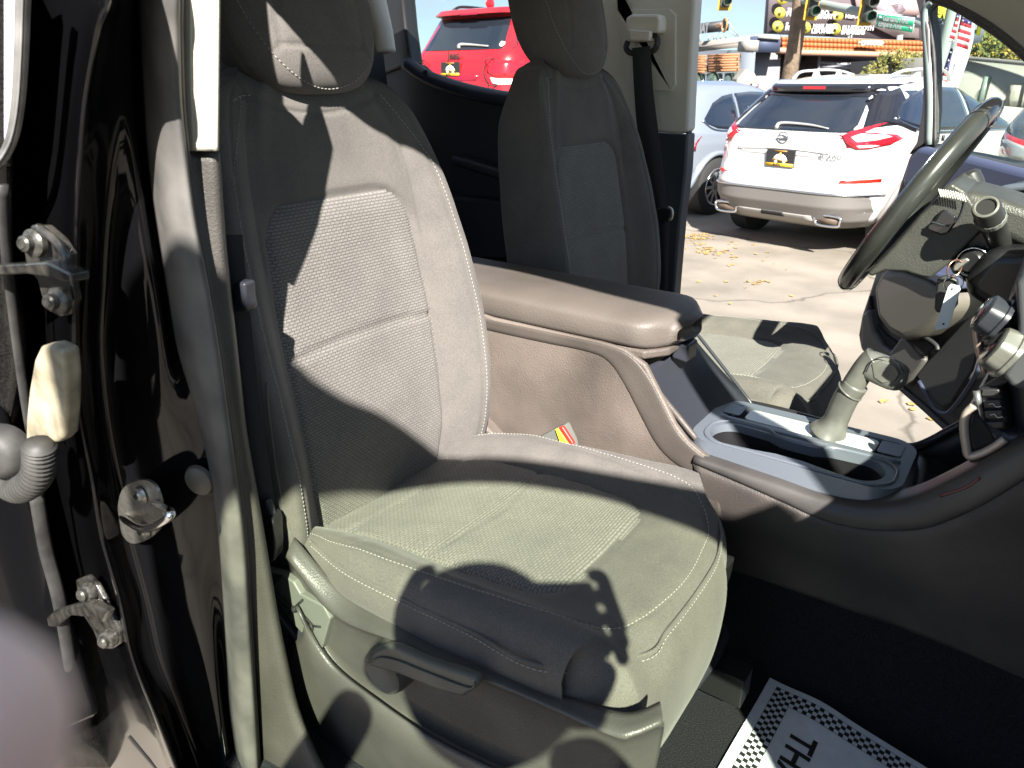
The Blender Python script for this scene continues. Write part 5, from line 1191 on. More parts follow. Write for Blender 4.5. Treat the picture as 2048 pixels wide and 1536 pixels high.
tube('rear_wiper', [cw.rear(.12, 1.20, .03), cw.rear(.10, 1.245, .035), cw.rear(-.2, 1.24, .035), wb_], [.02, .016, .012, .006], mat('wiper_grey', (.30, .30, .29), .4), cw.o)
# bumper cladding, reflectors, exhausts
cw.rp('bumper_cladding', [(.28, -.70, .70), (.34, -.86, .86), (.46, -.925, .925), (.57, -.92, .92), (.62, -.88, .88)], CLAD, off=.02, k=24)
tube('bumper_chrome', [cw.rear(y, .632 - .03 * abs(y) ** 6, .022) for y in [-.9 + .06 * k for k in range(31)]], .010, mat('satin_chrome', (.6, .62, .64), .2, metal=1), cw.o, n=2)
cw.rp('diffuser', [(.30, -.45, .45), (.40, -.42, .42)], mat('light_cladding', (.30, .285, .26), .5), off=.035)
cw.rp('tow_cover', [(.36, -.13, .13), (.40, -.12, .12)], DARK, off=.046, sub=2)
for sg in (-1, 1):
    cw.poly('reflector', [(sg * .66, .765), (sg * .88, .775), (sg * .88, .74), (sg * .64, .74)], mat('reflector_red', (.45, .02, .01), .3), off=.014, th=.02)
    c = cw.rear(sg * .58, .375, .05)
    ex = tube('exhaust_tip', [c + cw.l * a + Vector((0, 0, b)) for a, b in ((.11, .045), (-.11, .045), (-.13, -.01), (-.10, -.045), (.09, -.045), (.13, .01))], .013, CHROME, cw.o, closed=True, n=5, sides=8)
    slab('exhaust_opening', [c + cw.f * .006 + cw.l * a + Vector((0, 0, b)) for a, b in ((.10, .04), (-.10, .04), (-.12, -.01), (-.09, -.04), (.08, -.04), (.12, .01))], cw.f * .02, mat('exhaust_dark', (.10, .07, .05), .6), ex, bev=0)
for Y in (-.93, .93):
    cw.wheel(.98, Y); cw.wheel(3.82, Y)
for sg in (-1, 1):
    for X0 in (.98, 3.82):
        tube('wheel_arch', [cw.side(X0 + .42 * math.cos(t), .36 + .42 * math.sin(t), sg, .012) for t in [math.pi * k / 16 for k in range(17)]], .035, CLAD, cw.o, sides=8, n=2)
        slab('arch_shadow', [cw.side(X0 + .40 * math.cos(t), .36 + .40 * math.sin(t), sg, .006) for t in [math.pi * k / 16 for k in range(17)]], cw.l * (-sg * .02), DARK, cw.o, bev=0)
    cw.sp('sill_cladding', [(1.4, .28, .42), (2.4, .28, .40), (3.4, .28, .42)], CLAD, sg=sg)
    cw.sp('quarter_panel', [(.40, 1.30, 1.34), (.52, 1.27, 1.46), (.66, 1.24, 1.52), (.80, 1.20, 1.56), (.90, 1.18, 1.58)], GLOSSB, sg=sg, off=.012)
    cw.sp('side_window', [(.66, 1.30, 1.36), (.82, 1.25, 1.45), (1.05, 1.20, 1.52), (1.30, 1.18, 1.56)], CGL, sg=sg, off=.016)
    cw.sp('side_window', [(1.34, 1.18, 1.565), (1.8, 1.17, 1.58), (2.2, 1.16, 1.57)], CGL, sg=sg, off=.006)
    cw.sp('side_window', [(2.26, 1.16, 1.57), (2.6, 1.15, 1.51), (2.95, 1.14, 1.40), (3.4, 1.13, 1.22)], CGL, sg=sg, off=.006)
    tube('window_trim', [cw.side(x, z, sg, .008) for x, z in ((.60, 1.31), (.85, 1.22), (1.3, 1.165), (2.2, 1.145), (3.4, 1.12))], .012, mat('satin_chrome', (.6, .62, .64), .2, metal=1), cw.o)
    r_ = [cw.w(x, sg * y, z) for x, y, z in ((.95, .50, 1.66), (1.15, .55, 1.725), (1.45, .57, 1.745), (1.8, .57, 1.755), (2.1, .56, 1.74), (2.35, .52, 1.69), (2.45, .50, 1.64))]
    rw = tube('roof_rail', r_, .02, WP, cw.o, flat=.7)
    for x in (1.5, 2.0): slab('rail_foot', [cw.w(x - .09, sg * .56, 1.66), cw.w(x + .09, sg * .56, 1.66), cw.w(x + .03, sg * .57, 1.74), cw.w(x - .03, sg * .57, 1.74)], cw.l * (.03 * -sg), WP, rw, bev=.005)
tube('tailgate_seam', [cw.rear(y, z, .004) for y, z in ((-.72, 1.02), (-.62, .90), (-.60, .76), (0, .73), (.60, .76), (.62, .90), (.72, 1.02))], .004, mat('white_paint_recess', (.55, .54, .52), .3, coat=1), cw.o)

# ---- silver blue crossover, nearer the far pillar
LVG = [(.28, .25, 4.5, .80), (.40, .10, 4.6, .88), (.60, .03, 4.65, .92), (.9, .08, 4.5, .925), (1.02, .12, 4.1, .90), (1.12, .18, 3.6, .86), (1.35, .38, 3.0, .77), (1.5, .55, 2.6, .69), (1.58, .75, 2.3, .6), (1.64, 1.1, 2.0, .4)]
cg = Car('silver_crossover', (-4.62, 8.75, 0), (.22, .976), LVG, 5.5)
tag(cg.o, 'silver blue crossover parked left of the white one, partly behind the pillar', 'car')
cg.body(GP); cg.rp('rear_window', [(1.08, -.74, .74), (1.3, -.68, .68), (1.48, -.56, .56)], CGL)
for sg in (-1, 1):
    cg.sp('side_window', [(.72, 1.15, 1.20), (.95, 1.08, 1.38), (1.2, 1.06, 1.46), (1.45, 1.05, 1.49)], CGL, sg=sg, off=.006)
    cg.sp('side_window', [(1.5, 1.05, 1.49), (1.9, 1.04, 1.51), (2.25, 1.03, 1.50)], CGL, sg=sg, off=.006)
    cg.sp('side_window', [(2.3, 1.03, 1.50), (2.7, 1.02, 1.42), (3.3, 1.0, 1.14)], CGL, sg=sg, off=.006)
    tube('window_trim', [cg.side(x, z, sg, .008) for x, z in ((.66, 1.18), (.9, 1.065), (1.45, 1.04), (2.3, 1.02), (3.3, .99))], .010, MATS['satin_chrome'], cg.o)
    cg.cpoly('tail_lamp', ((.12, 1.0), (.40, .99), (.46, .94), (.30, .86), (.12, .80)), (lambda a, b: cg.side(a, b, sg, .01)), LRED, None, cg.l * -sg, .02)
    cg.poly('tail_lamp', [(sg * .60, .98), (sg * .87, 1.0), (sg * .87, .82), (sg * .66, .84)], LRED, off=.012)
    for x in (1.45, 2.3): tube('door_handle', [cg.side(x - .12, .96, sg, .02), cg.side(x, .965, sg, .035), cg.side(x + .05, .96, sg, .02)], .014, CHROME, cg.o)
    tube('door_seam', [cg.side(x, z, sg, .003) for x, z in ((1.48, 1.04), (1.50, .8), (1.42, .5), (1.5, .38))], .005, DARK, cg.o)
    cg.sp('sill_cladding', [(1.35, .28, .42), (2.4, .28, .40), (3.3, .28, .42)], CLAD, sg=sg)
    for X0 in (.95, 3.6):
        tube('wheel_arch', [cg.side(X0 + .42 * math.cos(t), .36 + .42 * math.sin(t), sg, .01) for t in [math.pi * k / 16 for k in range(17)]], .035, GP, cg.o, sides=8, n=2)
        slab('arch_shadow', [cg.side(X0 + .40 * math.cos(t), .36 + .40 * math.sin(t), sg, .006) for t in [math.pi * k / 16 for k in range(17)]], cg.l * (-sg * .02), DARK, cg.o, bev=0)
        cg.wheel(X0, sg * .93)
cg.rp('bumper_cladding', [(.28, -.7, .7), (.36, -.85, .85), (.44, -.88, .88)], CLAD, off=.015)

# ---- red off-road wagon on a raised display pad, through the rear side window
PH_ = .78
LVJ = [(.30, .25, 4.7, .82), (.42, .08, 4.78, .92), (.62, .0, 4.8, .965), (.86, .03, 4.78, .965), (1.0, .06, 4.7, .955), (1.10, .09, 4.2, .93), (1.16, .12, 3.7, .90), (1.30, .24, 3.4, .855), (1.50, .40, 3.05, .79), (1.64, .50, 2.7, .735), (1.70, .56, 2.5, .69), (1.74, .80, 2.3, .56), (1.755, 1.1, 2.0, .35)]
jf = Vector((.02, 1, 0)).normalized()
cj = Car('red_wagon', (-6.42, 7.67, PH_), jf, LVJ, 7)
tag(cj.o, 'red off-road wagon with roof spoiler seen through the far rear window', 'car')
cj.body(RP)
cj.rp('rear_window', [(1.22, -.76, .76), (1.26, -.78, .78), (1.60, -.64, .64)], CGL, off=.010)
cj.rp('spoiler', [(1.64, -.70, .70), (1.66, -.73, .73), (1.715, -.70, .70)], RP, off=.15, k=16)
slab('spoiler_top', [cj.rear(y, 1.715, .15) for y in (-.70, -.35, 0, .35, .70)] + [cj.rear(y, 1.72, -.12) for y in (.62, 0, -.62)], (0, 0, -.015), RP, cj.o, bev=.004)
slab('spoiler_underside', [cj.rear(y, 1.64, .14) for y in (-.68, -.35, 0, .35, .68)] + [cj.rear(y, 1.62, -.0) for y in (.64, 0, -.64)], (0, 0, .01), mat('dark_red', (.10, .03, .03), .3), cj.o, bev=.002)
cj.poly('brake_light', [(-.18, 1.655), (.18, 1.655), (.14, 1.63), (-.14, 1.63)], mat('brake_dark_red', (.25, .01, .03), .2), off=.155, th=.01)
for sg in (-1, 1):
    la = cj.poly('tail_lamp', [(sg * .955, 1.10), (sg * .58, 1.09), (sg * .53, 1.04), (sg * .52, .96), (sg * .66, .90), (sg * .955, .89)], LRED, off=.014)
    cj.poly('lamp_clear_part', [(sg * .955, .88), (sg * .68, .885), (sg * .58, .90), (sg * .62, .83), (sg * .70, .815), (sg * .955, .82)], LWH, off=.016, parent=la)
    tube('lamp_border', [cj.rear(sg * y, z, .016) for y, z in ((.95, 1.12), (.58, 1.11), (.50, 1.04), (.48, .95), (.56, .84), (.66, .80), (.95, .80))], .007, DARK, la)
    cj.cpoly('lamp_side_part', ((.10, 1.10), (.34, 1.08), (.36, .95), (.30, .88), (.08, .88)), (lambda a, b: cj.side(a, b, sg, .006)), LRED, la, cj.l * -sg, .02)
    cj.sp('side_window', [(.62, 1.24, 1.56), (1.0, 1.22, 1.60), (1.4, 1.21, 1.61)], CGL, sg=sg, off=.006)
    cj.sp('side_window', [(1.46, 1.21, 1.61), (2.3, 1.2, 1.61)], CGL, sg=sg, off=.006); cj.sp('side_window', [(2.36, 1.2, 1.6), (2.8, 1.19, 1.55), (3.3, 1.18, 1.32)], CGL, sg=sg, off=.006)
    tube('roof_rail', [cj.w(x, sg * .60, z) for x, z in ((.75, 1.74), (.95, 1.79), (1.6, 1.80), (2.2, 1.79), (2.4, 1.74))], .018, BLACK, cj.o)
    for X0 in (.95, 3.85): cj.wheel(X0, sg * .94, .38)
cj.plate(902, 138, .05)
text('maker_lettering', 'Jeep', cj.rear(.14, 1.12, .02), -cj.l, (0, 0, 1), .12, mat('dark_badge', (.08, .05, .05), .3, metal=.6), cj.o, bold=.004)
text('model_lettering', '4x4', cj.rear(-.55, .68, .02), -cj.l, (0, 0, 1), .06, MATS['dark_badge'], cj.o)
tube('rear_wiper', [cj.rear(.02, 1.24, .03), cj.rear(.0, 1.285, .03), cj.rear(-.45, 1.255, .03)], [.022, .02, .008], mat('wiper_grey', (.30, .30, .29), .4), cj.o)
cj.poly('handle_recess', [(-.42, .92), (.42, .92), (.36, .86), (-.36, .86)], mat('brake_dark_red', (.25, .01, .03), .2), off=.004, th=.01)
cj.poly('window_sticker', [(-.60, 1.31), (-.65, 1.30), (-.66, 1.27), (-.63, 1.245), (-.59, 1.27)], WHITE, off=.024, th=.004)
blob('roof_antenna', cj.w(.86, .06, 1.80), (cj.f, cj.l, (0, 0, 1)), (.09, .025, .07), RP, cj.o, e=1)
cj.rp('bumper_cladding', [(.30, -.75, .75), (.42, -.9, .9), (.52, -.93, .93)], CLAD, off=.015)
struct(slab('display_pad', [cj.w(-.5, -1.25, 0), cj.w(5.2, -1.25, 0), cj.w(5.2, 1.6, 0), cj.w(-.5, 1.6, 0)], (0, 0, -PH_), CONC, bev=.03))

# ---- dark car whose tail lamp shows through the far door window
LVD = [(.28, .25, 4.5, .80), (.42, .08, 4.6, .88), (.62, .0, 4.65, .92), (.92, .05, 4.6, .92), (1.04, .12, 4.1, .89), (1.10, .22, 3.7, .86), (1.25, .48, 3.2, .78), (1.38, .75, 2.8, .68), (1.46, 1.1, 2.4, .5)]
LVD = [(z * 1.25 if z > .5 else z, a, b, c) for z, a, b, c in LVD]
cd_ = Car('dark_wagon', (.33, 6.75, 0), (.22, .976), LVD, 5)
tag(cd_.o, 'dark blue grey car with wraparound red tail lamp behind the steering wheel', 'car')
cd_.body(DP); cd_.rp('rear_window', [(1.40, -.7, .7), (1.62, -.62, .62), (1.75, -.5, .5)], CGL)
for sg in (-1, 1):
    la = cd_.poly('tail_lamp', [(sg * .91, 1.26), (sg * .80, 1.26), (sg * .48, 1.19), (sg * .42, 1.06), (sg * .60, .98), (sg * .91, .99)], LRED, off=.014)
    cd_.poly('lamp_clear_part', [(sg * .80, 1.20), (sg * .72, 1.21), (sg * .50, 1.16), (sg * .48, 1.07), (sg * .80, 1.07)], mat('lamp_smoked', (.30, .31, .32), .12, coat=1), off=.02, parent=la)
    for X0 in (.95, 3.7): cd_.wheel(X0, sg * .92, .34)
    cd_.sp('side_window', [(1.0, 1.40, 1.5), (1.4, 1.38, 1.70), (2.2, 1.36, 1.75), (2.8, 1.35, 1.62), (3.3, 1.34, 1.40)], CGL, sg=sg, off=.006)
cd_.poly('licence_recess', [(-.3, .9), (.3, .9), (.28, .7), (-.28, .7)], PLB, off=.006)
ALB = .55
# ------------------------------------------------------------------ far side of the street
def fp(px, py, D):
    """point at horizontal distance D from the camera along this line of sight"""
    r = ray(px, py); return CP + r * (D / math.hypot(r.x, r.y))
def fq(l, D, D2=None, x0=None, x1=None):
    """the same, on one upright plane: square to the view at distance D, or through D at column x0 and D2 at column x1"""
    if D2 is None: A = fp(sum(p_[0] for p_ in l) / len(l), 165, D); n = FH.copy()
    else:
        A = fp(x0, 165, D); B_2 = fp(x1, 165, D2); n = (B_2 - A).cross(Vector((0, 0, 1))).normalized()
    return [atp(a, b, A, n) for a, b in l]
def q1(a, b, *k): return fq([(a, b)], *k)[0]
BK = FH * 1.0   # away from the viewer
def wall(name, l, D, mt, parent=None, D2=None, x0=None, x1=None, th=.3, bev=0, **k): return slab(name, fq(l, D, D2, x0, x1), FH * th, mt, parent, bev=bev, **k)
# grey block building with timber panels
ba = empty('grey_shop_building', fp(1450, 260, 31) * 1); ba.location.z = 0; ORI[ba.name] = ba.location.copy()
tag(ba, 'low grey shop building with timber panels over dark windows', 'building')
A_ = dict(D=36, D2=29, x0=1385, x1=1520)
wall('wall', [(1300, 100), (1480, 100), (1512, 96), (1500, 262), (1280, 262)], mt=mat('grey_render', (.22, .26, .31), .8), parent=ba, th=6, **A_)
wall('fascia', [(1300, 96), (1392, 84), (1440, 78), (1500, 71), (1500, 92), (1392, 104), (1300, 112)], mt=mat('beige_fascia', (.42, .38, .33), .8), parent=ba, th=.3, D=35, D2=28.2, x0=1385, x1=1520)
wall('fascia_strip', [(1300, 104), (1392, 92), (1500, 80), (1500, 83), (1392, 96), (1300, 107)], mt=mat('fascia_grey', (.25, .23, .22), .8), parent=ba, th=.1, D=34.9, D2=28.1, x0=1385, x1=1520)
wall('cornice_end', [(1494, 80), (1518, 81), (1516, 103), (1492, 101)], mt=mat('cornice_stone', (.50, .47, .42), .8), parent=ba, th=1, D=28)
for l in (((1384, 112), (1413, 110), (1411, 145), (1382, 146)), ((1417, 109), (1480, 106), (1475, 143), (1415, 145))):
    wall('timber_panel', l, mt=mat('timber', (.42, .19, .08), .7, var=(3, .3)), parent=ba, th=.1, D=35.6, D2=28.8, x0=1385, x1=1520)
for k in range(7):
    y0 = 109 + k * 5.2; wall('timber_board', ((1384, y0 + 2), (1413, y0 + 1), (1413, y0 + 5.2), (1384, y0 + 6.2)), mt=mat('timber', (.42, .19, .08), .7), parent=ba, th=.04, D=35.52 - .03 * (k % 2), D2=28.72 - .03 * (k % 2), x0=1385, x1=1520)
    wall('timber_board', ((1417, y0), (1479, y0 - 2.6), (1478.4, y0 + 2), (1417, y0 + 4.2)), mt=mat('timber_light', (.50, .24, .11), .7), parent=ba, th=.04, D=35.52 - .03 * (k % 2), D2=28.72 - .03 * (k % 2), x0=1385, x1=1520)
SW = mat('shop_window', (.09, .13, .10), .12, coat=.6, var=(1.2, .6))
for l in (((1384, 148), (1411, 147), (1408, 200), (1380, 200)), ((1414, 147), (1446, 146), (1442, 200), (1411, 200)), ((1450, 146), (1474, 145), (1469, 200), (1446, 200))):
    wall('window', l, mt=SW, parent=ba, th=.1, D=35.7, D2=28.9, x0=1385, x1=1520)
wall('side_return', [(1508, 72), (1562, 70), (1560, 104), (1506, 104)], mt=mat('navy_fascia', (.085, .11, .19), .6), parent=ba, th=2, D=30)
wall('side_wall', [(1510, 104), (1562, 105), (1552, 262), (1500, 262)], mt=mat('pale_grey_wall', (.36, .35, .36), .8), parent=ba, th=2, D=31)
wall('coping', [(1518, 69), (1560, 71), (1560, 79), (1518, 76)], mt=mat('cornice_white', (.75, .73, .68), .7), parent=ba, th=2.2, D=29.9)
# roof sign
sg_ = empty('roof_sign', fp(1425, 60, 33)); tag(sg_, 'dark roof sign with white lettering and round orange blue logo', 'sign')
S_ = dict(D=34, D2=31, x0=1385, x1=1460)
wall('sign_board', [(1340, 57), (1392, 48), (1459, 39), (1457, 61), (1392, 68), (1340, 76)], mt=mat('sign_black', (.035, .035, .04), .5), parent=sg_, th=.3, **S_)
SS = (33.8, 30.8, 1385, 1460)
a, b = q1(1381, 66, *SS), q1(1460, 55, *SS)
text('lettering', 'ROMAT', q1(1379, 69, *SS), (b - a), (0, 0, 1), .50, mat('sign_white', (.85, .85, .85), .5), sg_, bold=.03)
text('lettering', 'VAPE', q1(1430.5, 55, *SS), (b - a), (0, 0, 1), .16, mat('sign_orange', (.75, .32, .08), .5), sg_, bold=.01)
c = q1(1449, 50.5, *SS); rt = (b - a).normalized()
tube('logo_ring', [c + rt * .20 * math.cos(t) + Vector((0, 0, .23 * math.sin(t))) for t in [2 * math.pi * k / 24 for k in range(24)]], .03, MATS['sign_orange'], sg_, closed=True, sides=6, smoothp=False)
slab('logo_disc', [c + FH * .02 + rt * (.15 * math.cos(t) - .02) + Vector((0, 0, .05 + .12 * math.sin(t))) for t in [2 * math.pi * k / 16 for k in range(16)]], FH * .02, mat('logo_teal', (.08, .25, .36), .5), sg_, bev=0)
slab('logo_wave', [c + rt * x + Vector((0, 0, z)) for x, z in ((-.42, -.16), (.14, -.08), (.12, -.16), (-.42, -.23))], FH * .02, mat('logo_blue', (.12, .42, .62), .5), sg_, bev=0)
for l in (((1459, 47), (1478, 74)), ((1457, 60), (1474, 74)), ((1400, 68), (1400, 84)), ((1430, 66), (1434, 80))): tube('strut', fq(l, 31.5), .02, mat('strut_grey', (.4, .42, .44), .5), sg_, smoothp=False)
for k in range(4): tube('lamp_arm', fq([(1416 + k * 12, 80 - k), (1420 + k * 12 - 3 * (k % 2), 71 - k)], 30), .03, MATS['strut_grey'], sg_, smoothp=False)
# orange roofed building
bo = empty('orange_roof_building', fp(1700, 260, 33)); bo.location.z = 0; ORI[bo.name] = bo.location.copy()
tag(bo, 'shop with orange tiled mansard roof and oval white sign', 'building')
OR = mat('orange_tile', (.62, .19, .055), .55); OR2 = mat('orange_tile_dark', (.48, .14, .045), .6); LIP = mat('peach_lip', (.62, .36, .24), .6)
O_ = dict(D=31, D2=35, x0=1555, x1=1900)
wall('mansard', [(1555, 73), (1600, 74), (1830, 81), (1905, 84), (1905, 112), (1830, 110), (1600, 103), (1556, 102)], mt=OR2, parent=bo, th=3, **O_)
for k in range(44):
    x = 1557 + k * 7.9
    for r in range(3):
        y0 = 73 + (x - 1557) * .033 + r * 9.7
        if 1558 < x < 1898: wall('roof_tile', [(x, y0 + .4), (x + 7.1, y0 + .6), (x + 6.9, y0 + 9.2), (x - .1, y0 + 9.0)], mt=OR, parent=bo, th=.1, D=30.88 - .05 * (2 - r) * -1 - .1, D2=34.88 - .1, x0=1555, x1=1900)
tube('gutter', fq([(1530, 98), (1600, 105), (1830, 111), (1905, 114)], 30.4, 34.4, 1530, 1905), .10, LIP, bo, smoothp=False)
wall('front_wall', [(1556, 104), (1905, 114), (1890, 270), (1540, 270)], mt=mat('brown_grey_wall', (.17, .15, .15), .8), parent=bo, th=1, D=33, D2=37, x0=1555, x1=1900)
for l, mt in ((((1600, 106), (1618, 106), (1604, 170), (1588, 170)), 'dark_entry'), (((1645, 112), (1735, 114), (1730, 150), (1640, 148)), 'porch'), (((1745, 128), (1830, 130), (1826, 170), (1740, 170)), 'porch')):
    wall('shop_front', l, mt=mat(mt, (.06, .055, .06) if mt == 'dark_entry' else (.20, .19, .20), .6), parent=bo, th=.2, D=32.9, D2=36.9, x0=1555, x1=1900)
wall('awning', [(1640, 108), (1810, 112), (1760, 124), (1655, 112)], mt=mat('awning_slate', (.17, .17, .25), .7), parent=bo, th=.1, D=32.5, D2=36.4, x0=1555, x1=1900)
for l in (((1640, 106), (1634, 165)), ((1737, 122), (1733, 165)), ((1640, 125), (1740, 132)), ((1640, 133), (1830, 140))): tube('frame_post', fq(l, 32, 34, 1555, 1900), .06, mat('frame_pale', (.42, .42, .47), .5), bo, smoothp=False)
so_ = wall('oval_sign', [(1743 + 26 * math.cos(t), 86 + 5.3 * math.sin(t)) for t in [2 * math.pi * k / 20 for k in range(20)]], mt=mat('sign_white', (.85, .85, .85), .5), parent=bo, th=.1, D=32.3)
wall('oval_sign_ring', [(1743 + 23 * math.cos(t), 86 + 3.8 * math.sin(t)) for t in [2 * math.pi * k / 20 for k in range(20)]], mt=mat('oval_orange', (.55, .30, .08), .5), parent=bo, th=.05, D=32.25)
text('oval_lettering', "L'AMORE", fp(1722, 89.5, 31.9), CR, (0, 0, 1), .19, MATS['sign_white'], bo, bold=.012)
# billboard
bb = empty('billboard', fp(1700, 60, 37)); tag(bb, 'large mauve billboard with yellow circles and white lettering over the orange roof', 'billboard')
B_ = dict(D=36, D2=40, x0=1535, x1=1890)
wall('board', [(1550, -130), (1905, -110), (1895, 83), (1838, 80), (1700, 74), (1534, 66)], mt=mat('billboard_mauve', (.34, .28, .30), .7, var=(.6, .15)), parent=bb, th=.5, **B_)
wall('picture_panel', [(1700, -60), (1838, -50), (1838, 76), (1790, 74), (1740, 50), (1715, 20)], mt=mat('billboard_pink', (.70, .52, .50), .7, var=(.8, .3, (.9, .74, .70), 6)), parent=bb, th=.1, D=35.7, D2=39.7, x0=1535, x1=1890)
for l, c_ in ((((1748, 5), (1775, -8), (1800, 0), (1812, 20), (1790, 38), (1760, 30)), (.62, .52, .60)), (((1780, 10), (1838, 0), (1838, 30), (1800, 32)), (.60, .42, .40)), (((1640, 3), (1700, 8), (1720, 24), (1650, 12)), (.48, .28, .24))):
    wall('picture_shape', l, mt=mat('pic_%d' % int(c_[0] * 100), c_, .7, var=(2, .15)), parent=bb, th=.05, D=35.55, D2=39.55, x0=1535, x1=1890)
YC_ = mat('lime_yellow', (.72, .66, .10), .6)
for k, (a, b) in enumerate(((1560, 26), (1556, 53), (1611, 28), (1611, 55), (1676, 31), (1671, 58), (1565, -2))):
    w_ = wall('yellow_circle', [(a + 11 * math.cos(t), b + 11.5 * math.sin(t)) for t in [2 * math.pi * q / 22 for q in range(22)]], mt=YC_, parent=bb, th=.05, D=35.5, D2=39.5, x0=1535, x1=1890)
    wall('circle_icon', [(a - 4, b - 3), (a + 4, b - 3), (a + 1, b + 1), (a + 4, b + 5), (a - 4, b + 5), (a - 1, b + 1)] if k == 3 else [(a + 3 * math.cos(t), b + 3 * math.sin(t)) for t in [1.05 * q for q in range(6)]], mt=mat('icon_dark', (.22, .22, .08), .6), parent=bb, th=.04, D=35.42, D2=39.42, x0=1535, x1=1890)
rt = q1(1880, 70, 35.4, 39.4, 1535, 1890) - q1(1540, 60, 35.4, 39.4, 1535, 1890); rt.z = 0
for s, a, b in (('ZERO', 1629, 30), ('GRAVITY', 1627, 37), ('HEATED', 1690, 36), ('100% REAL', 1624, 57), ('LEATHER', 1622, 66), ('BLUETOOTH', 1684, 60), ('SPEAKERS', 1682, 68), ('3D', 1574, 25), ('FT', 1572, 32), ('S', 1571, 54), ('M', 1570, 60)):
    text('billboard_lettering', s, q1(a, b, 35.35, 39.35, 1535, 1890), rt, (0, 0, 1), .24, MATS['sign_white'], bb, bold=.01)
for a in (1600, 1700, 1800): tube('billboard_leg', fq([(a, 70), (a - 8, 170)], 37.5), .12, mat('strut_grey', (.4, .42, .44), .5), bb, smoothp=False)
# second advertising panel seen through the far door window
b2 = wall('advertising_banner', [(1862, 2), (1900, 16), (1893, 48), (1885, 84), (1860, 80)], mt=mat('banner_slate', (.22, .25, .33), .7), th=.3, D=34); tag(b2, 'slate banner with yellow capital letters seen through the far door window', 'banner')
text('banner_lettering', 'MMEL', fp(1868, 18, 33.6), fp(1898, 24, 33.6) - fp(1868, 14, 33.6), (0, 0, 1), .42, mat('banner_yellow', (.80, .78, .04), .6), b2, bold=.02)
text('banner_lettering', 'ENTERT', fp(1867, 30, 33.6), fp(1898, 38, 33.6) - fp(1868, 28, 33.6), (0, 0, 1), .36, MATS['banner_yellow'], b2, bold=.02)
b3 = wall('advertising_panel', [(1946, 42), (1974, 50), (1962, 84), (1940, 90), (1930, 86)], mt=mat('panel_slate', (.20, .23, .28), .7), th=.2, D=24); b3.name = 'letter_banner'; ORI[b3.name] = ORI['advertising_panel']; tag(b3, 'grey panel with a yellow letter T near the windscreen pillar', 'banner')
wall('yellow_letter', [(1957, 41), (1970, 47), (1969, 51), (1964, 49), (1960, 71), (1953, 69), (1958, 47), (1956, 46)], mt=MATS['banner_yellow'], parent=b3, th=.05, D=23.8)
# wooden utility pole
up_ = tube('utility_pole', [fp(1548, 330, 21), fp(1590, 90, 21), fp(1610, -60, 21), fp(1640, -330, 21)], .19, mat('weathered_wood', (.24, .175, .12), .9, bump=('noise', 20, 1, .02), var=(6, .3)), smoothp=False, sides=16)
tag(up_, 'weathered wooden utility pole rising behind the white car', 'pole')
# traffic signals on a mast arm, street name signs
mp_ = tube('signal_mast', [fp(1858, 340, 16.5), fp(1871, 190, 16.5), fp(1888, 100, 16.5), fp(1907, 14, 16.5), fp(1925, -120, 16.5)], .105, mat('mast_green_grey', (.40, .47, .44), .5), smoothp=False, sides=14)
tag(mp_, 'pale green grey steel mast carrying the signal arm', 'signal mast')
tube('mast_arm', [fp(1890, 62, 16.6), fp(1838, 46, 17.2), fp(1757, 31, 18.5), fp(1720, 24, 19), fp(1633, 6, 20.4), fp(1560, -8, 21.8), fp(1420, -35, 25)], .09, MATS['mast_green_grey'], mp_, smoothp=False, sides=10)
def signal(px, py, D, label):
    t = empty('traffic_light', fp(px, py, D)); tag(t, label, 'traffic light', 'signals on the mast arm')
    s = D / 1500.; c = fp(px, py, D); rt = CR; up = Vector((0, 0, 1)); yb = mat('signal_yellow', (.78, .46, .03), .5)
    q = lambda a, h, o=0: c + rt * a * s + up * h * s + FH * o
    slab('backplate', [q(-11, 62), q(13, 62), q(12, -16), q(-12, -16)], FH * .03, yb, t, bev=.01)
    slab('housing', [q(-7, 58, -.02), q(9, 58, -.02), q(8, -11, -.02), q(-9, -11, -.02)], -FH * .10, mat('signal_housing', (.10, .12, .10), .6), t, bev=.02)
    for k in range(3):
        h = -1 + k * 22
        lathe('visor', [(.105, .0), (.11, .20), (.10, .20), (.095, .0)], q(0, h, -.12), -FH - Vector((0, 0, .15)), MATS['signal_housing'], t, n=20)
        lathe('lens', [(0, .0), (.095, .0)], q(0, h, -.13), -FH, mat('lens_green', (.02, .25, .12), .3) if k == 0 else mat('lens_dark', (.08, .06, .05), .3), t, n=16)
    return t
signal(1450, 1, 23, 'traffic light on its own in the sky left of the billboard'); signal(1623, 20, 20, 'traffic light in front of the billboard beside the wooden pole'); signal(1731, 31, 18.6, 'traffic light nearest the street name signs')
SG = mat('street_sign_green', (.01, .33, .17), .5)
sn_ = empty('street_sign', fp(1795, 38, 17.6)); tag(sn_, 'green street name signs hanging from the signal arm', 'street sign')
dd_ = (fp(1836, 43, 17.2) - fp(1754, 32, 18.1)); dd_.normalize()
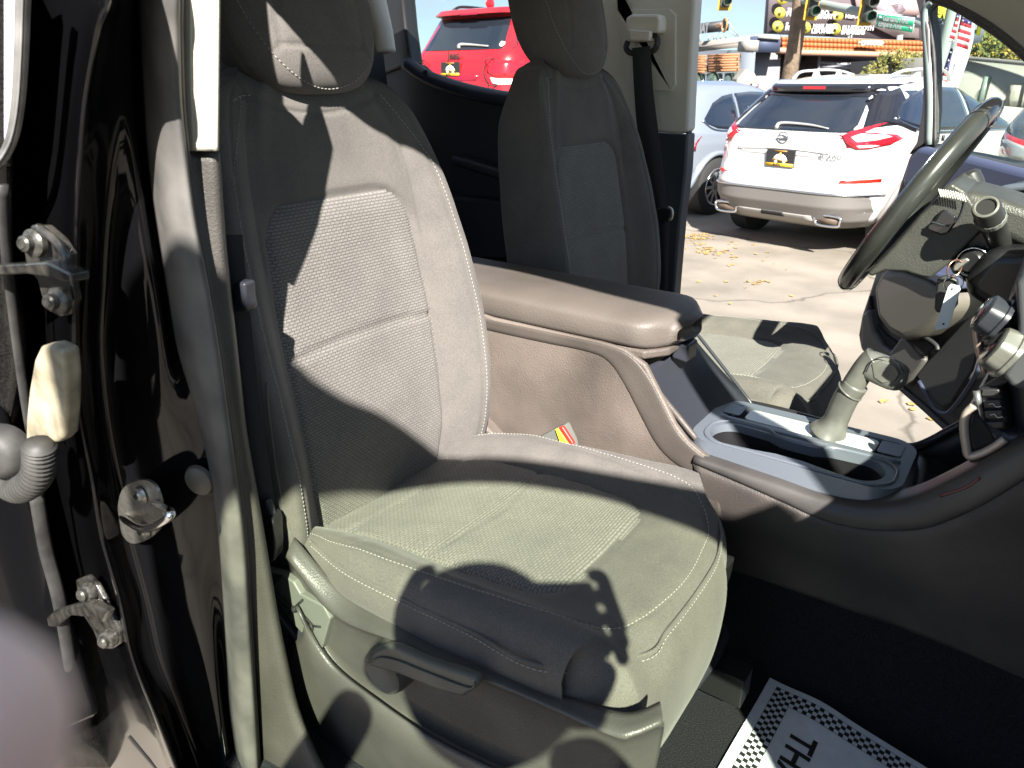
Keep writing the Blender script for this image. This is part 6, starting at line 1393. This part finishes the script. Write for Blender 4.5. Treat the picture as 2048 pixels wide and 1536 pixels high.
for k, (y0, s) in enumerate(((26, '\u2190 Garland Ave.'), (38, 'Empire Ave. \u2192'))):
    o1 = fp(1755 - k * 1.5, y0, 17.95); w_ = (fp(1838, y0 + 11, 17.2) - o1).length; u = Vector((0, 0, 1))
    s1 = slab('sign_blade', [o1, o1 + dd_ * w_, o1 + dd_ * w_ - u * .150, o1 - u * .150], FH * .02, MATS['sign_white'], sn_, bev=0)
    slab('sign_face', [o1 + dd_ * .012 - u * .012 - FH * .006, o1 + dd_ * (w_ - .012) - u * .012 - FH * .006, o1 + dd_ * (w_ - .012) - u * .138 - FH * .006, o1 + dd_ * .012 - u * .138 - FH * .006], FH * .004, SG, s1, bev=0)
    o2 = o1 - u * .118 - FH * .012
    text('sign_lettering', s.replace('\u2190 ', '').replace(' \u2192', ''), o2 + dd_ * (.17 if k == 0 else .06), dd_, u, .140, MATS['sign_white'], s1, bold=.004)
    ax = .05 if k == 0 else w_ - .15; sx = 1 if k == 0 else -1; ctr = o2 + dd_ * (ax + .045) + u * .045
    slab('sign_arrow', [ctr + dd_ * (x * sx) + u * z for x, z in ((-.045, 0), (-.005, .04), (-.005, .012), (.045, .012), (.045, -.012), (-.005, -.012), (-.005, -.04))], FH * .003, MATS['sign_white'], s1, bev=0)
# feather banner and flags
RS, BS, WS = mat('flag_red', (.50, .03, .05), .8), mat('flag_blue', (.10, .08, .33), .8), mat('flag_white', (.78, .78, .80), .8)
fb = empty('feather_banner', fp(1905, 230, 13.0)); fb.location.z = 0; ORI[fb.name] = fb.location.copy(); tag(fb, 'tall white feather banner standing beyond the far door window', 'banner')
patch('banner_cloth', [[fp(1918, 12, 13), fp(1935, 16, 13.05), fp(1952, 26, 13)], [fp(1905, 90, 13.05), fp(1922, 90, 13), fp(1944, 92, 13.05)], [fp(1895, 150, 13), fp(1908, 152, 13.05), fp(1922, 158, 13)], [fp(1882, 205, 13.05), fp(1892, 205, 13), fp(1904, 206, 13)]], WS, fb, nu=6, nv=5, solid=.004)
tube('banner_pole', [fp(1876, 330, 13), fp(1882, 205, 13), fp(1905, 90, 13), fp(1920, 5, 13)], .02, CHROME, fb)
text('banner_mark', 'J', fp(1914, 132, 12.95), CR, (0, 0, 1), .14, mat('banner_grey', (.45, .45, .5), .8), fb)
def flag(rows, D, nstr, canton, label, skew=0):
    """rows: (y, xl, xr); canton fraction from the top"""
    f = empty('flag', fp(rows[0][1], rows[0][0], D)); tag(f, label, 'flag', 'striped flags on the lot')
    y0, y1 = rows[0][0], rows[-1][0]
    X = lambda y, k: lerp_tab([(r[0], r[k]) for r in rows], y)
    def quad(nm, a, b, mt, o=0):
        g = []
        for i in range(4):
            row = []
            for j in range(7):
                y = a + (b - a) * i / 3; xl, xr = X(y, 1), X(y, 2); t = j / 6
                row.append(fp(xl + (xr - xl) * t, y + skew * t, D + .05 * math.sin(t * 5 + y * .06) - o))
            g.append(row)
        return patch(nm, g, mt, f, lin=True, solid=.003)
    yc = y0 + (y1 - y0) * canton; n = nstr
    for k in range(n): quad('stripe', yc + (y1 - yc) * k / n, yc + (y1 - yc) * (k + 1) / n, RS if k % 2 == 0 else WS)
    if canton > 0:
        quad('canton', y0, yc, BS)
        m_ = 3 if y1 - y0 > 60 else 2
        for r in range(m_):
            for q in range(2 if X(yc, 2) - X(yc, 1) > 14 else 1):
                y = y0 + (yc - y0) * (r + .5) / m_; xl, xr = X(y, 1), X(y, 2); tt = (q + .5) / (2 if X(yc, 2) - X(yc, 1) > 14 else 1)
                a, b = xl + (xr - xl) * tt, y + skew * tt
                slab('star', [fp(a + (2.7 if i % 2 == 0 else 1.1) * math.sin(i * math.pi / 5), b - (2.7 if i % 2 == 0 else 1.1) * math.cos(i * math.pi / 5), D - .08) for i in range(10)], FH * .01, WS, f, bev=0)
    return f
flag([(22, 1924, 1945), (60, 1916, 1942), (92, 1914, 1936)], 12.6, 7, .30, 'larger striped flag at the top of the white banner', 8)
flag([(22, 1914, 1921), (60, 1904, 1913), (82, 1896, 1906)], 12.5, 8, .22, 'narrow striped flag against the pale green mast', 3)
flag([(95, 1902, 1906), (140, 1886, 1897), (188, 1876, 1892)], 12.7, 6, .52, 'lower striped flag hanging in front of the mast', 4)
# pale flat roofed building at the right
bw = empty('pale_building', fp(1980, 230, 24)); bw.location.z = 0; ORI[bw.name] = bw.location.copy(); tag(bw, 'pale flat roofed building with a tall slit window', 'building')
PW = mat('pale_render', (.46, .46, .41), .85, var=(.5, .06))
W_ = dict(D=24, D2=22, x0=1900, x1=2050)
wall('wall', [(1895, 112), (1930, 116), (2048, 127), (2200, 142), (2200, 340), (1880, 330)], mt=PW, parent=bw, th=6, **W_)
tube('parapet', fq([(1895, 113), (1930, 116), (2048, 127), (2200, 142)], 23.9, 21.8, 1900, 2050), .05, mat('parapet_grey', (.35, .33, .31), .8), bw, smoothp=False)
wall('slit_window', [(1972, 153), (1984, 154), (1968, 212), (1957, 208)], mt=mat('slit_green', (.28, .36, .31), .3), parent=bw, th=.1, D=22.7)
wall('stone_panel', [(2030, 170), (2060, 172), (2056, 216), (2018, 212)], mt=mat('stone_panel', (.44, .43, .36), .9, bump=('voronoi', 6, .8, .03)), parent=bw, th=.2, D=21.8)
wall('panel_shadow_gap', [(2022, 176), (2030, 178), (2018, 208), (2014, 206)], mt=mat('brown_grey_wall', (.17, .15, .15), .8), parent=bw, th=.1, D=21.9)
wall('low_wall', [(1930, 205), (2048, 216), (2200, 226), (2200, 330), (1910, 320)], mt=PW, parent=bw, th=.4, D=19)
wall('wall_vent', [(1994, 228), (2022, 230), (2018, 244), (1990, 241)], mt=mat('vent_grey', (.25, .26, .27), .6), parent=bw, th=.05, D=18.9)
# concrete marker and no parking sign
cm = slab('concrete_marker', fq([(1474, 158), (1493, 137), (1510, 146), (1515, 158), (1508, 172), (1500, 262), (1462, 262)], 22), FH * .5, mat('warm_concrete', (.44, .40, .34), .85), bev=.03); tag(cm, 'beige concrete marker with sloping top beside the white car', 'marker')
tube('marker_frame', [fp(1486, 188, 21.9), fp(1491, 178, 21.9), fp(1503, 186, 21.9), fp(1499, 196, 21.9)], .03, mat('marker_grey', (.25, .24, .22), .6), cm, closed=True, n=2, sides=6)
np_ = empty('parking_sign', fp(1460, 240, 20)); np_.location.z = 0; ORI[np_.name] = np_.location.copy(); tag(np_, 'small white no parking sign with red symbol', 'sign')
wall('sign_face', [(1454, 162), (1470, 163), (1468, 182), (1452, 181)], mt=MATS['sign_white'], parent=np_, th=.01, D=20)
tube('red_symbol', [fp(1461 + 5 * math.cos(t), 171 + 6 * math.sin(t), 19.95) for t in [2 * math.pi * k / 16 for k in range(16)]], .012, mat('flag_red', (.5, .03, .05), .8), np_, closed=True, sides=5, smoothp=False)
wall('lower_plate', [(1457, 183), (1465, 184), (1464, 196), (1455, 195)], mt=MATS['sign_white'], parent=np_, th=.01, D=20)
tube('sign_post', [fp(1462, 162, 20.05), fp(1452, 330, 20.05)], .03, mat('strut_grey', (.4, .42, .44), .5), np_, smoothp=False)
ns = wall('neon_sign', [(1505, 167), (1517, 168), (1515, 186), (1503, 185)], mt=mat('neon_case', (.05, .05, .06), .5), th=.2, D=21); tag(ns, 'small lit red and blue sign behind the white car', 'sign')
wall('neon_red', [(1505, 174), (1516, 175), (1516, 180), (1504, 179)], mt=mat('neon_red', (.7, .02, .06), .5, emit=((1, .02, .08), .6)), parent=ns, th=.02, D=20.9)
wall('neon_blue', [(1505, 180.5), (1515, 181), (1515, 184), (1504, 183)], mt=mat('neon_blue', (.1, .05, .8), .5, emit=((.2, .1, 1), .6)), parent=ns, th=.02, D=20.9)
wall('neon_white', [(1505, 168), (1515, 169), (1515, 173), (1505, 172)], mt=MATS['sign_white'], parent=ns, th=.02, D=20.9)
# trees
def tree(name, label, base, h, spread, cols, n, hb):
    t = empty(name, (base.x, base.y, 0)); tag(t, label, 'tree')
    bk = mat('bark', (.13, .10, .075), .9); tp = Vector((base.x, base.y, h * .8))
    tube('trunk', [Vector((base.x, base.y, 0)), Vector((base.x + .1, base.y, h * .35)), tp], [.16, .12, .04], bk, t)
    for k in range(6):
        a = k * 1.05 + .3; q = Vector((base.x, base.y, h * (.3 + .07 * k))); tube('limb', [q, q + Vector((math.cos(a) * spread * .4, math.sin(a) * spread * .4, h * .12)), q + Vector((math.cos(a) * spread * .75, math.sin(a) * spread * .75, h * .25))], [.05, .035, .012], bk, t)
    cl = []
    for _ in range(38):
        a = random.random() * 6.28; r = spread * random.random() ** .5; z = hb + (h - hb) * random.random(); k = 1 - ((z - hb) / (h - hb) - .4) ** 2 * 1.6; cl.append((Vector((base.x + r * k * math.cos(a), base.y + r * k * math.sin(a), z)), spread * random.uniform(.16, .34)))
    for ci, c_ in enumerate(cols):
        V = []; Fc = []
        for _ in range(n // len(cols)):
            c, r = cl[random.randrange(len(cl))]; 
            if (hash((round(c.x, 3), round(c.z, 3))) + ci) % 5 == 0: continue
            d = Vector((random.gauss(0, 1), random.gauss(0, 1), random.gauss(0, .8))).normalized() * r * random.random() ** .4; p_ = c + d
            u = Vector((random.gauss(0, 1), random.gauss(0, 1), random.gauss(0, 1))).normalized(); v = u.orthogonal().normalized(); s = random.uniform(.05, .10) * (h / 5) ** .5; b = len(V)
            V += [p_ - u * s, p_ + v * s * .6, p_ + u * s, p_ - v * s * .6]; Fc.append((b, b + 1, b + 2, b + 3))
        mk('crown', V, Fc, mat('leaf_%02d%02d' % (int(c_[0] * 100), int(c_[1] * 100)), c_, .6), t, smooth=False)
q = fp(1800, 200, 27); tree('street_tree', 'bushy yellow green tree in front of the orange roofed shop', q, fp(1795, 110, 27).z, 1.35, [(.30, .27, .05), (.16, .17, .04)], 9000, 1.2)
q = fp(2020, 160, 32); tree('street_tree', 'yellow and green tree behind the pale flat roofed building', q, fp(2010, 68, 32).z, 2.3, [(.42, .33, .04), (.16, .20, .04)], 14000, 2.2)
q = fp(1945, 160, 38); tree('street_tree', 'darker green tree left of the yellow tree behind the pale building', q, fp(1950, 74, 38).z, 1.6, [(.10, .14, .04), (.22, .22, .06)], 8000, 2.2)
q = fp(2110, 160, 34); tree('street_tree', 'tree at the far right edge behind the windscreen pillar', q, 5.4, 2.4, [(.36, .30, .04), (.14, .18, .04)], 9000, 2.2)

# ------------------------------------------------------------------ the person taking the photograph, behind the lens
ALB = 1
SK = mat('skin', (.88, .64, .58), .5, bump=('noise', 200, .1, .001))
b = MATS['skin'].node_tree.nodes['Principled BSDF']; b.inputs['Subsurface Weight'].default_value = .85; b.inputs['Subsurface Radius'].default_value = (.9, .5, .45); b.inputs['Subsurface Scale'].default_value = .02
PB = Vector((.275, -.333, 0)); pf = FH.copy(); pr = CR.copy()
ph = empty('person', (PB.x, PB.y, 0)); tag(ph, 'person in a dark shirt leaning in and holding up a phone beside the open door', 'person')
def skin(name, J, E, mt, parent, sub=2, root=0):
    me = bpy.data.meshes.new(name); O = origin(parent)
    me.from_pydata([Vector(p) - O for p, r in J], E, []); me.materials.append(mt)
    o = bpy.data.objects.new(name, me); COL.objects.link(o); o.parent = parent; ORI[o.name] = O
    md = o.modifiers.new('k', 'SKIN'); md.use_smooth_shade = True
    for i, (p, r) in enumerate(J):
        me.skin_vertices[0].data[i].radius = r if isinstance(r, tuple) else (r, r)
        me.skin_vertices[0].data[i].use_root = (i == root)
    s = o.modifiers.new('u', 'SUBSURF'); s.levels = sub; s.render_levels = sub
    return o
def K(a, b, c): return CP + CR * a + CU * b + CF * c
def W3(a, b, c): return PB + pr * a + pf * b + Vector((0, 0, c))   # right, forward, up
lh, rh = CP + CR * -.035 + CU * -.045 - CF * .012, CP + CR * .165 + CU * -.02 - CF * .012
body_j = [(W3(0, 0, .98), (.15, .11)), (W3(0, .02, 1.15), (.14, .105)), (W3(0, .06, 1.38), (.17, .11)), (W3(0, .10, 1.50), (.10, .085)), (W3(0, .13, 1.58), (.055, .06)),
          (W3(-.17, .08, 1.50), .072), (W3(-.32, .20, 1.36), .050), (K(-.13, -.105, -.065), .032),
          (W3(.17, .08, 1.50), .072), (W3(.26, .16, 1.34), .055), (K(.10, -.12, -.085), .036),
          (W3(-.10, -.0, .90), .095), (W3(-.12, .03, .50), .065), (W3(-.13, -.02, .09), .045), (W3(-.13, .12, .045), .042),
          (W3(.10, 0, .90), .095), (W3(.12, .03, .50), .065), (W3(.13, -.02, .09), .045), (W3(.13, .12, .045), .042)]
skin('body', body_j, [(0, 1), (1, 2), (2, 3), (3, 4), (2, 5), (5, 6), (6, 7), (2, 8), (8, 9), (9, 10), (0, 11), (11, 12), (12, 13), (13, 14), (0, 15), (15, 16), (16, 17), (17, 18)], mat('dark_clothes', (.03, .035, .05), .9), ph)
hc = W3(0, .16, 1.725)
hd = blob('head', hc, (pr, pf, (0, 0, 1)), (.078, .096, .118), SK, ph, e=.95)
blob('hair', hc + Vector((0, 0, .028)) - pf * .018, (pr, pf, (0, 0, 1)), (.100, .112, .118), mat('hair', (.03, .02, .015), .7, bump=('noise', 200, .6, .002)), ph, e=.95)
blob('nose', hc + pf * .098 - Vector((0, 0, .02)), (pr, pf, (0, 0, 1)), (.013, .018, .022), SK, hd, e=1)
for s in (-1, 1):
    blob('eye', hc + pf * .086 + pr * s * .031 + Vector((0, 0, .012)), (pr, pf, (0, 0, 1)), (.013, .010, .008), mat('eye_white', (.7, .7, .7), .2), hd, e=1)
    blob('ear', hc + pr * s * .079 - Vector((0, 0, .01)), (pr, pf, (0, 0, 1)), (.010, .020, .030), SK, hd, e=1)
blob('mouth', hc + pf * .088 - Vector((0, 0, .055)), (pr, pf, (0, 0, 1)), (.024, .008, .007), mat('lips', (.45, .18, .16), .5), hd, e=1)
def hand(wrist, palm, fingers, thumb):
    J = [(wrist, (.028, .020)), (wrist.lerp(palm, .5), (.036, .022)), (palm, (.046, .020))]; E = [(0, 1), (1, 2)]
    skin('hand', J, E, SK, ph)
    for f in fingers + [thumb]:
        skin('finger', [(p_, r) for p_, r in zip(f, (.0098, .0095, .0095, .0098))], [(i, i + 1) for i in range(len(f) - 1)], SK, ph)
# left hand: thumb below the screen, fingers round the left end, one finger close to the lens
hand(K(-.125, -.10, -.06), K(-.078, -.055, -.03), [
    [K(-.070, -.045, -.03), K(-.082, -.02, -.010), K(-.060, .022, .004), K(-.040, .030, .004)],
    [K(-.076, -.055, -.03), K(-.085, -.03, .006), K(-.046, -.019, .036), K(-.0240, -.0226, .039)],
    [K(-.074, -.070, -.03), K(-.080, -.060, .0), K(-.060, -.062, .010), K(-.038, -.060, .008)],
    [K(-.066, -.084, -.03), K(-.070, -.080, -.004), K(-.052, -.080, .004), K(-.034, -.078, .004)]],
    [K(-.045, -.07, -.035), K(-.02, -.066, -.030), K(.0, -.050, -.024), K(.012, -.036, -.022)])
hand(K(.10, -.115, -.075), K(.122, -.045, -.032), [
    [K(.160, -.03, -.026), K(.156, .01, -.012), K(.156, .024, .002), K(.138, .022, .004)],
    [K(.162, -.035, -.026), K(.156, -.010, -.006), K(.158, -.002, .004), K(.138, -.004, .005)],
    [K(.162, -.048, -.026), K(.154, -.032, -.006), K(.154, -.026, .004), K(.136, -.028, .005)],
    [K(.158, -.060, -.026), K(.152, -.052, -.006), K(.150, -.050, .003), K(.134, -.050, .004)]],
    [K(.135, -.055, -.035), K(.122, -.040, -.030), K(.108, -.030, -.024), K(.098, -.024, -.020)])
pn = slab('phone', [K(-.018, .018, -.006), K(.142, .018, -.006), K(.142, -.060, -.006), K(-.018, -.060, -.006)], -CF * .008, mat('phone_black', (.02, .02, .022), .2), bev=.003, seg=3)
tag(pn, 'black phone held sideways by the person', 'phone')
slab('phone_screen', [K(-.015, .015, -.0145), K(.139, .015, -.0145), K(.139, -.057, -.0145), K(-.015, -.057, -.0145)], -CF * .0004, GLOSSB, pn, bev=0)
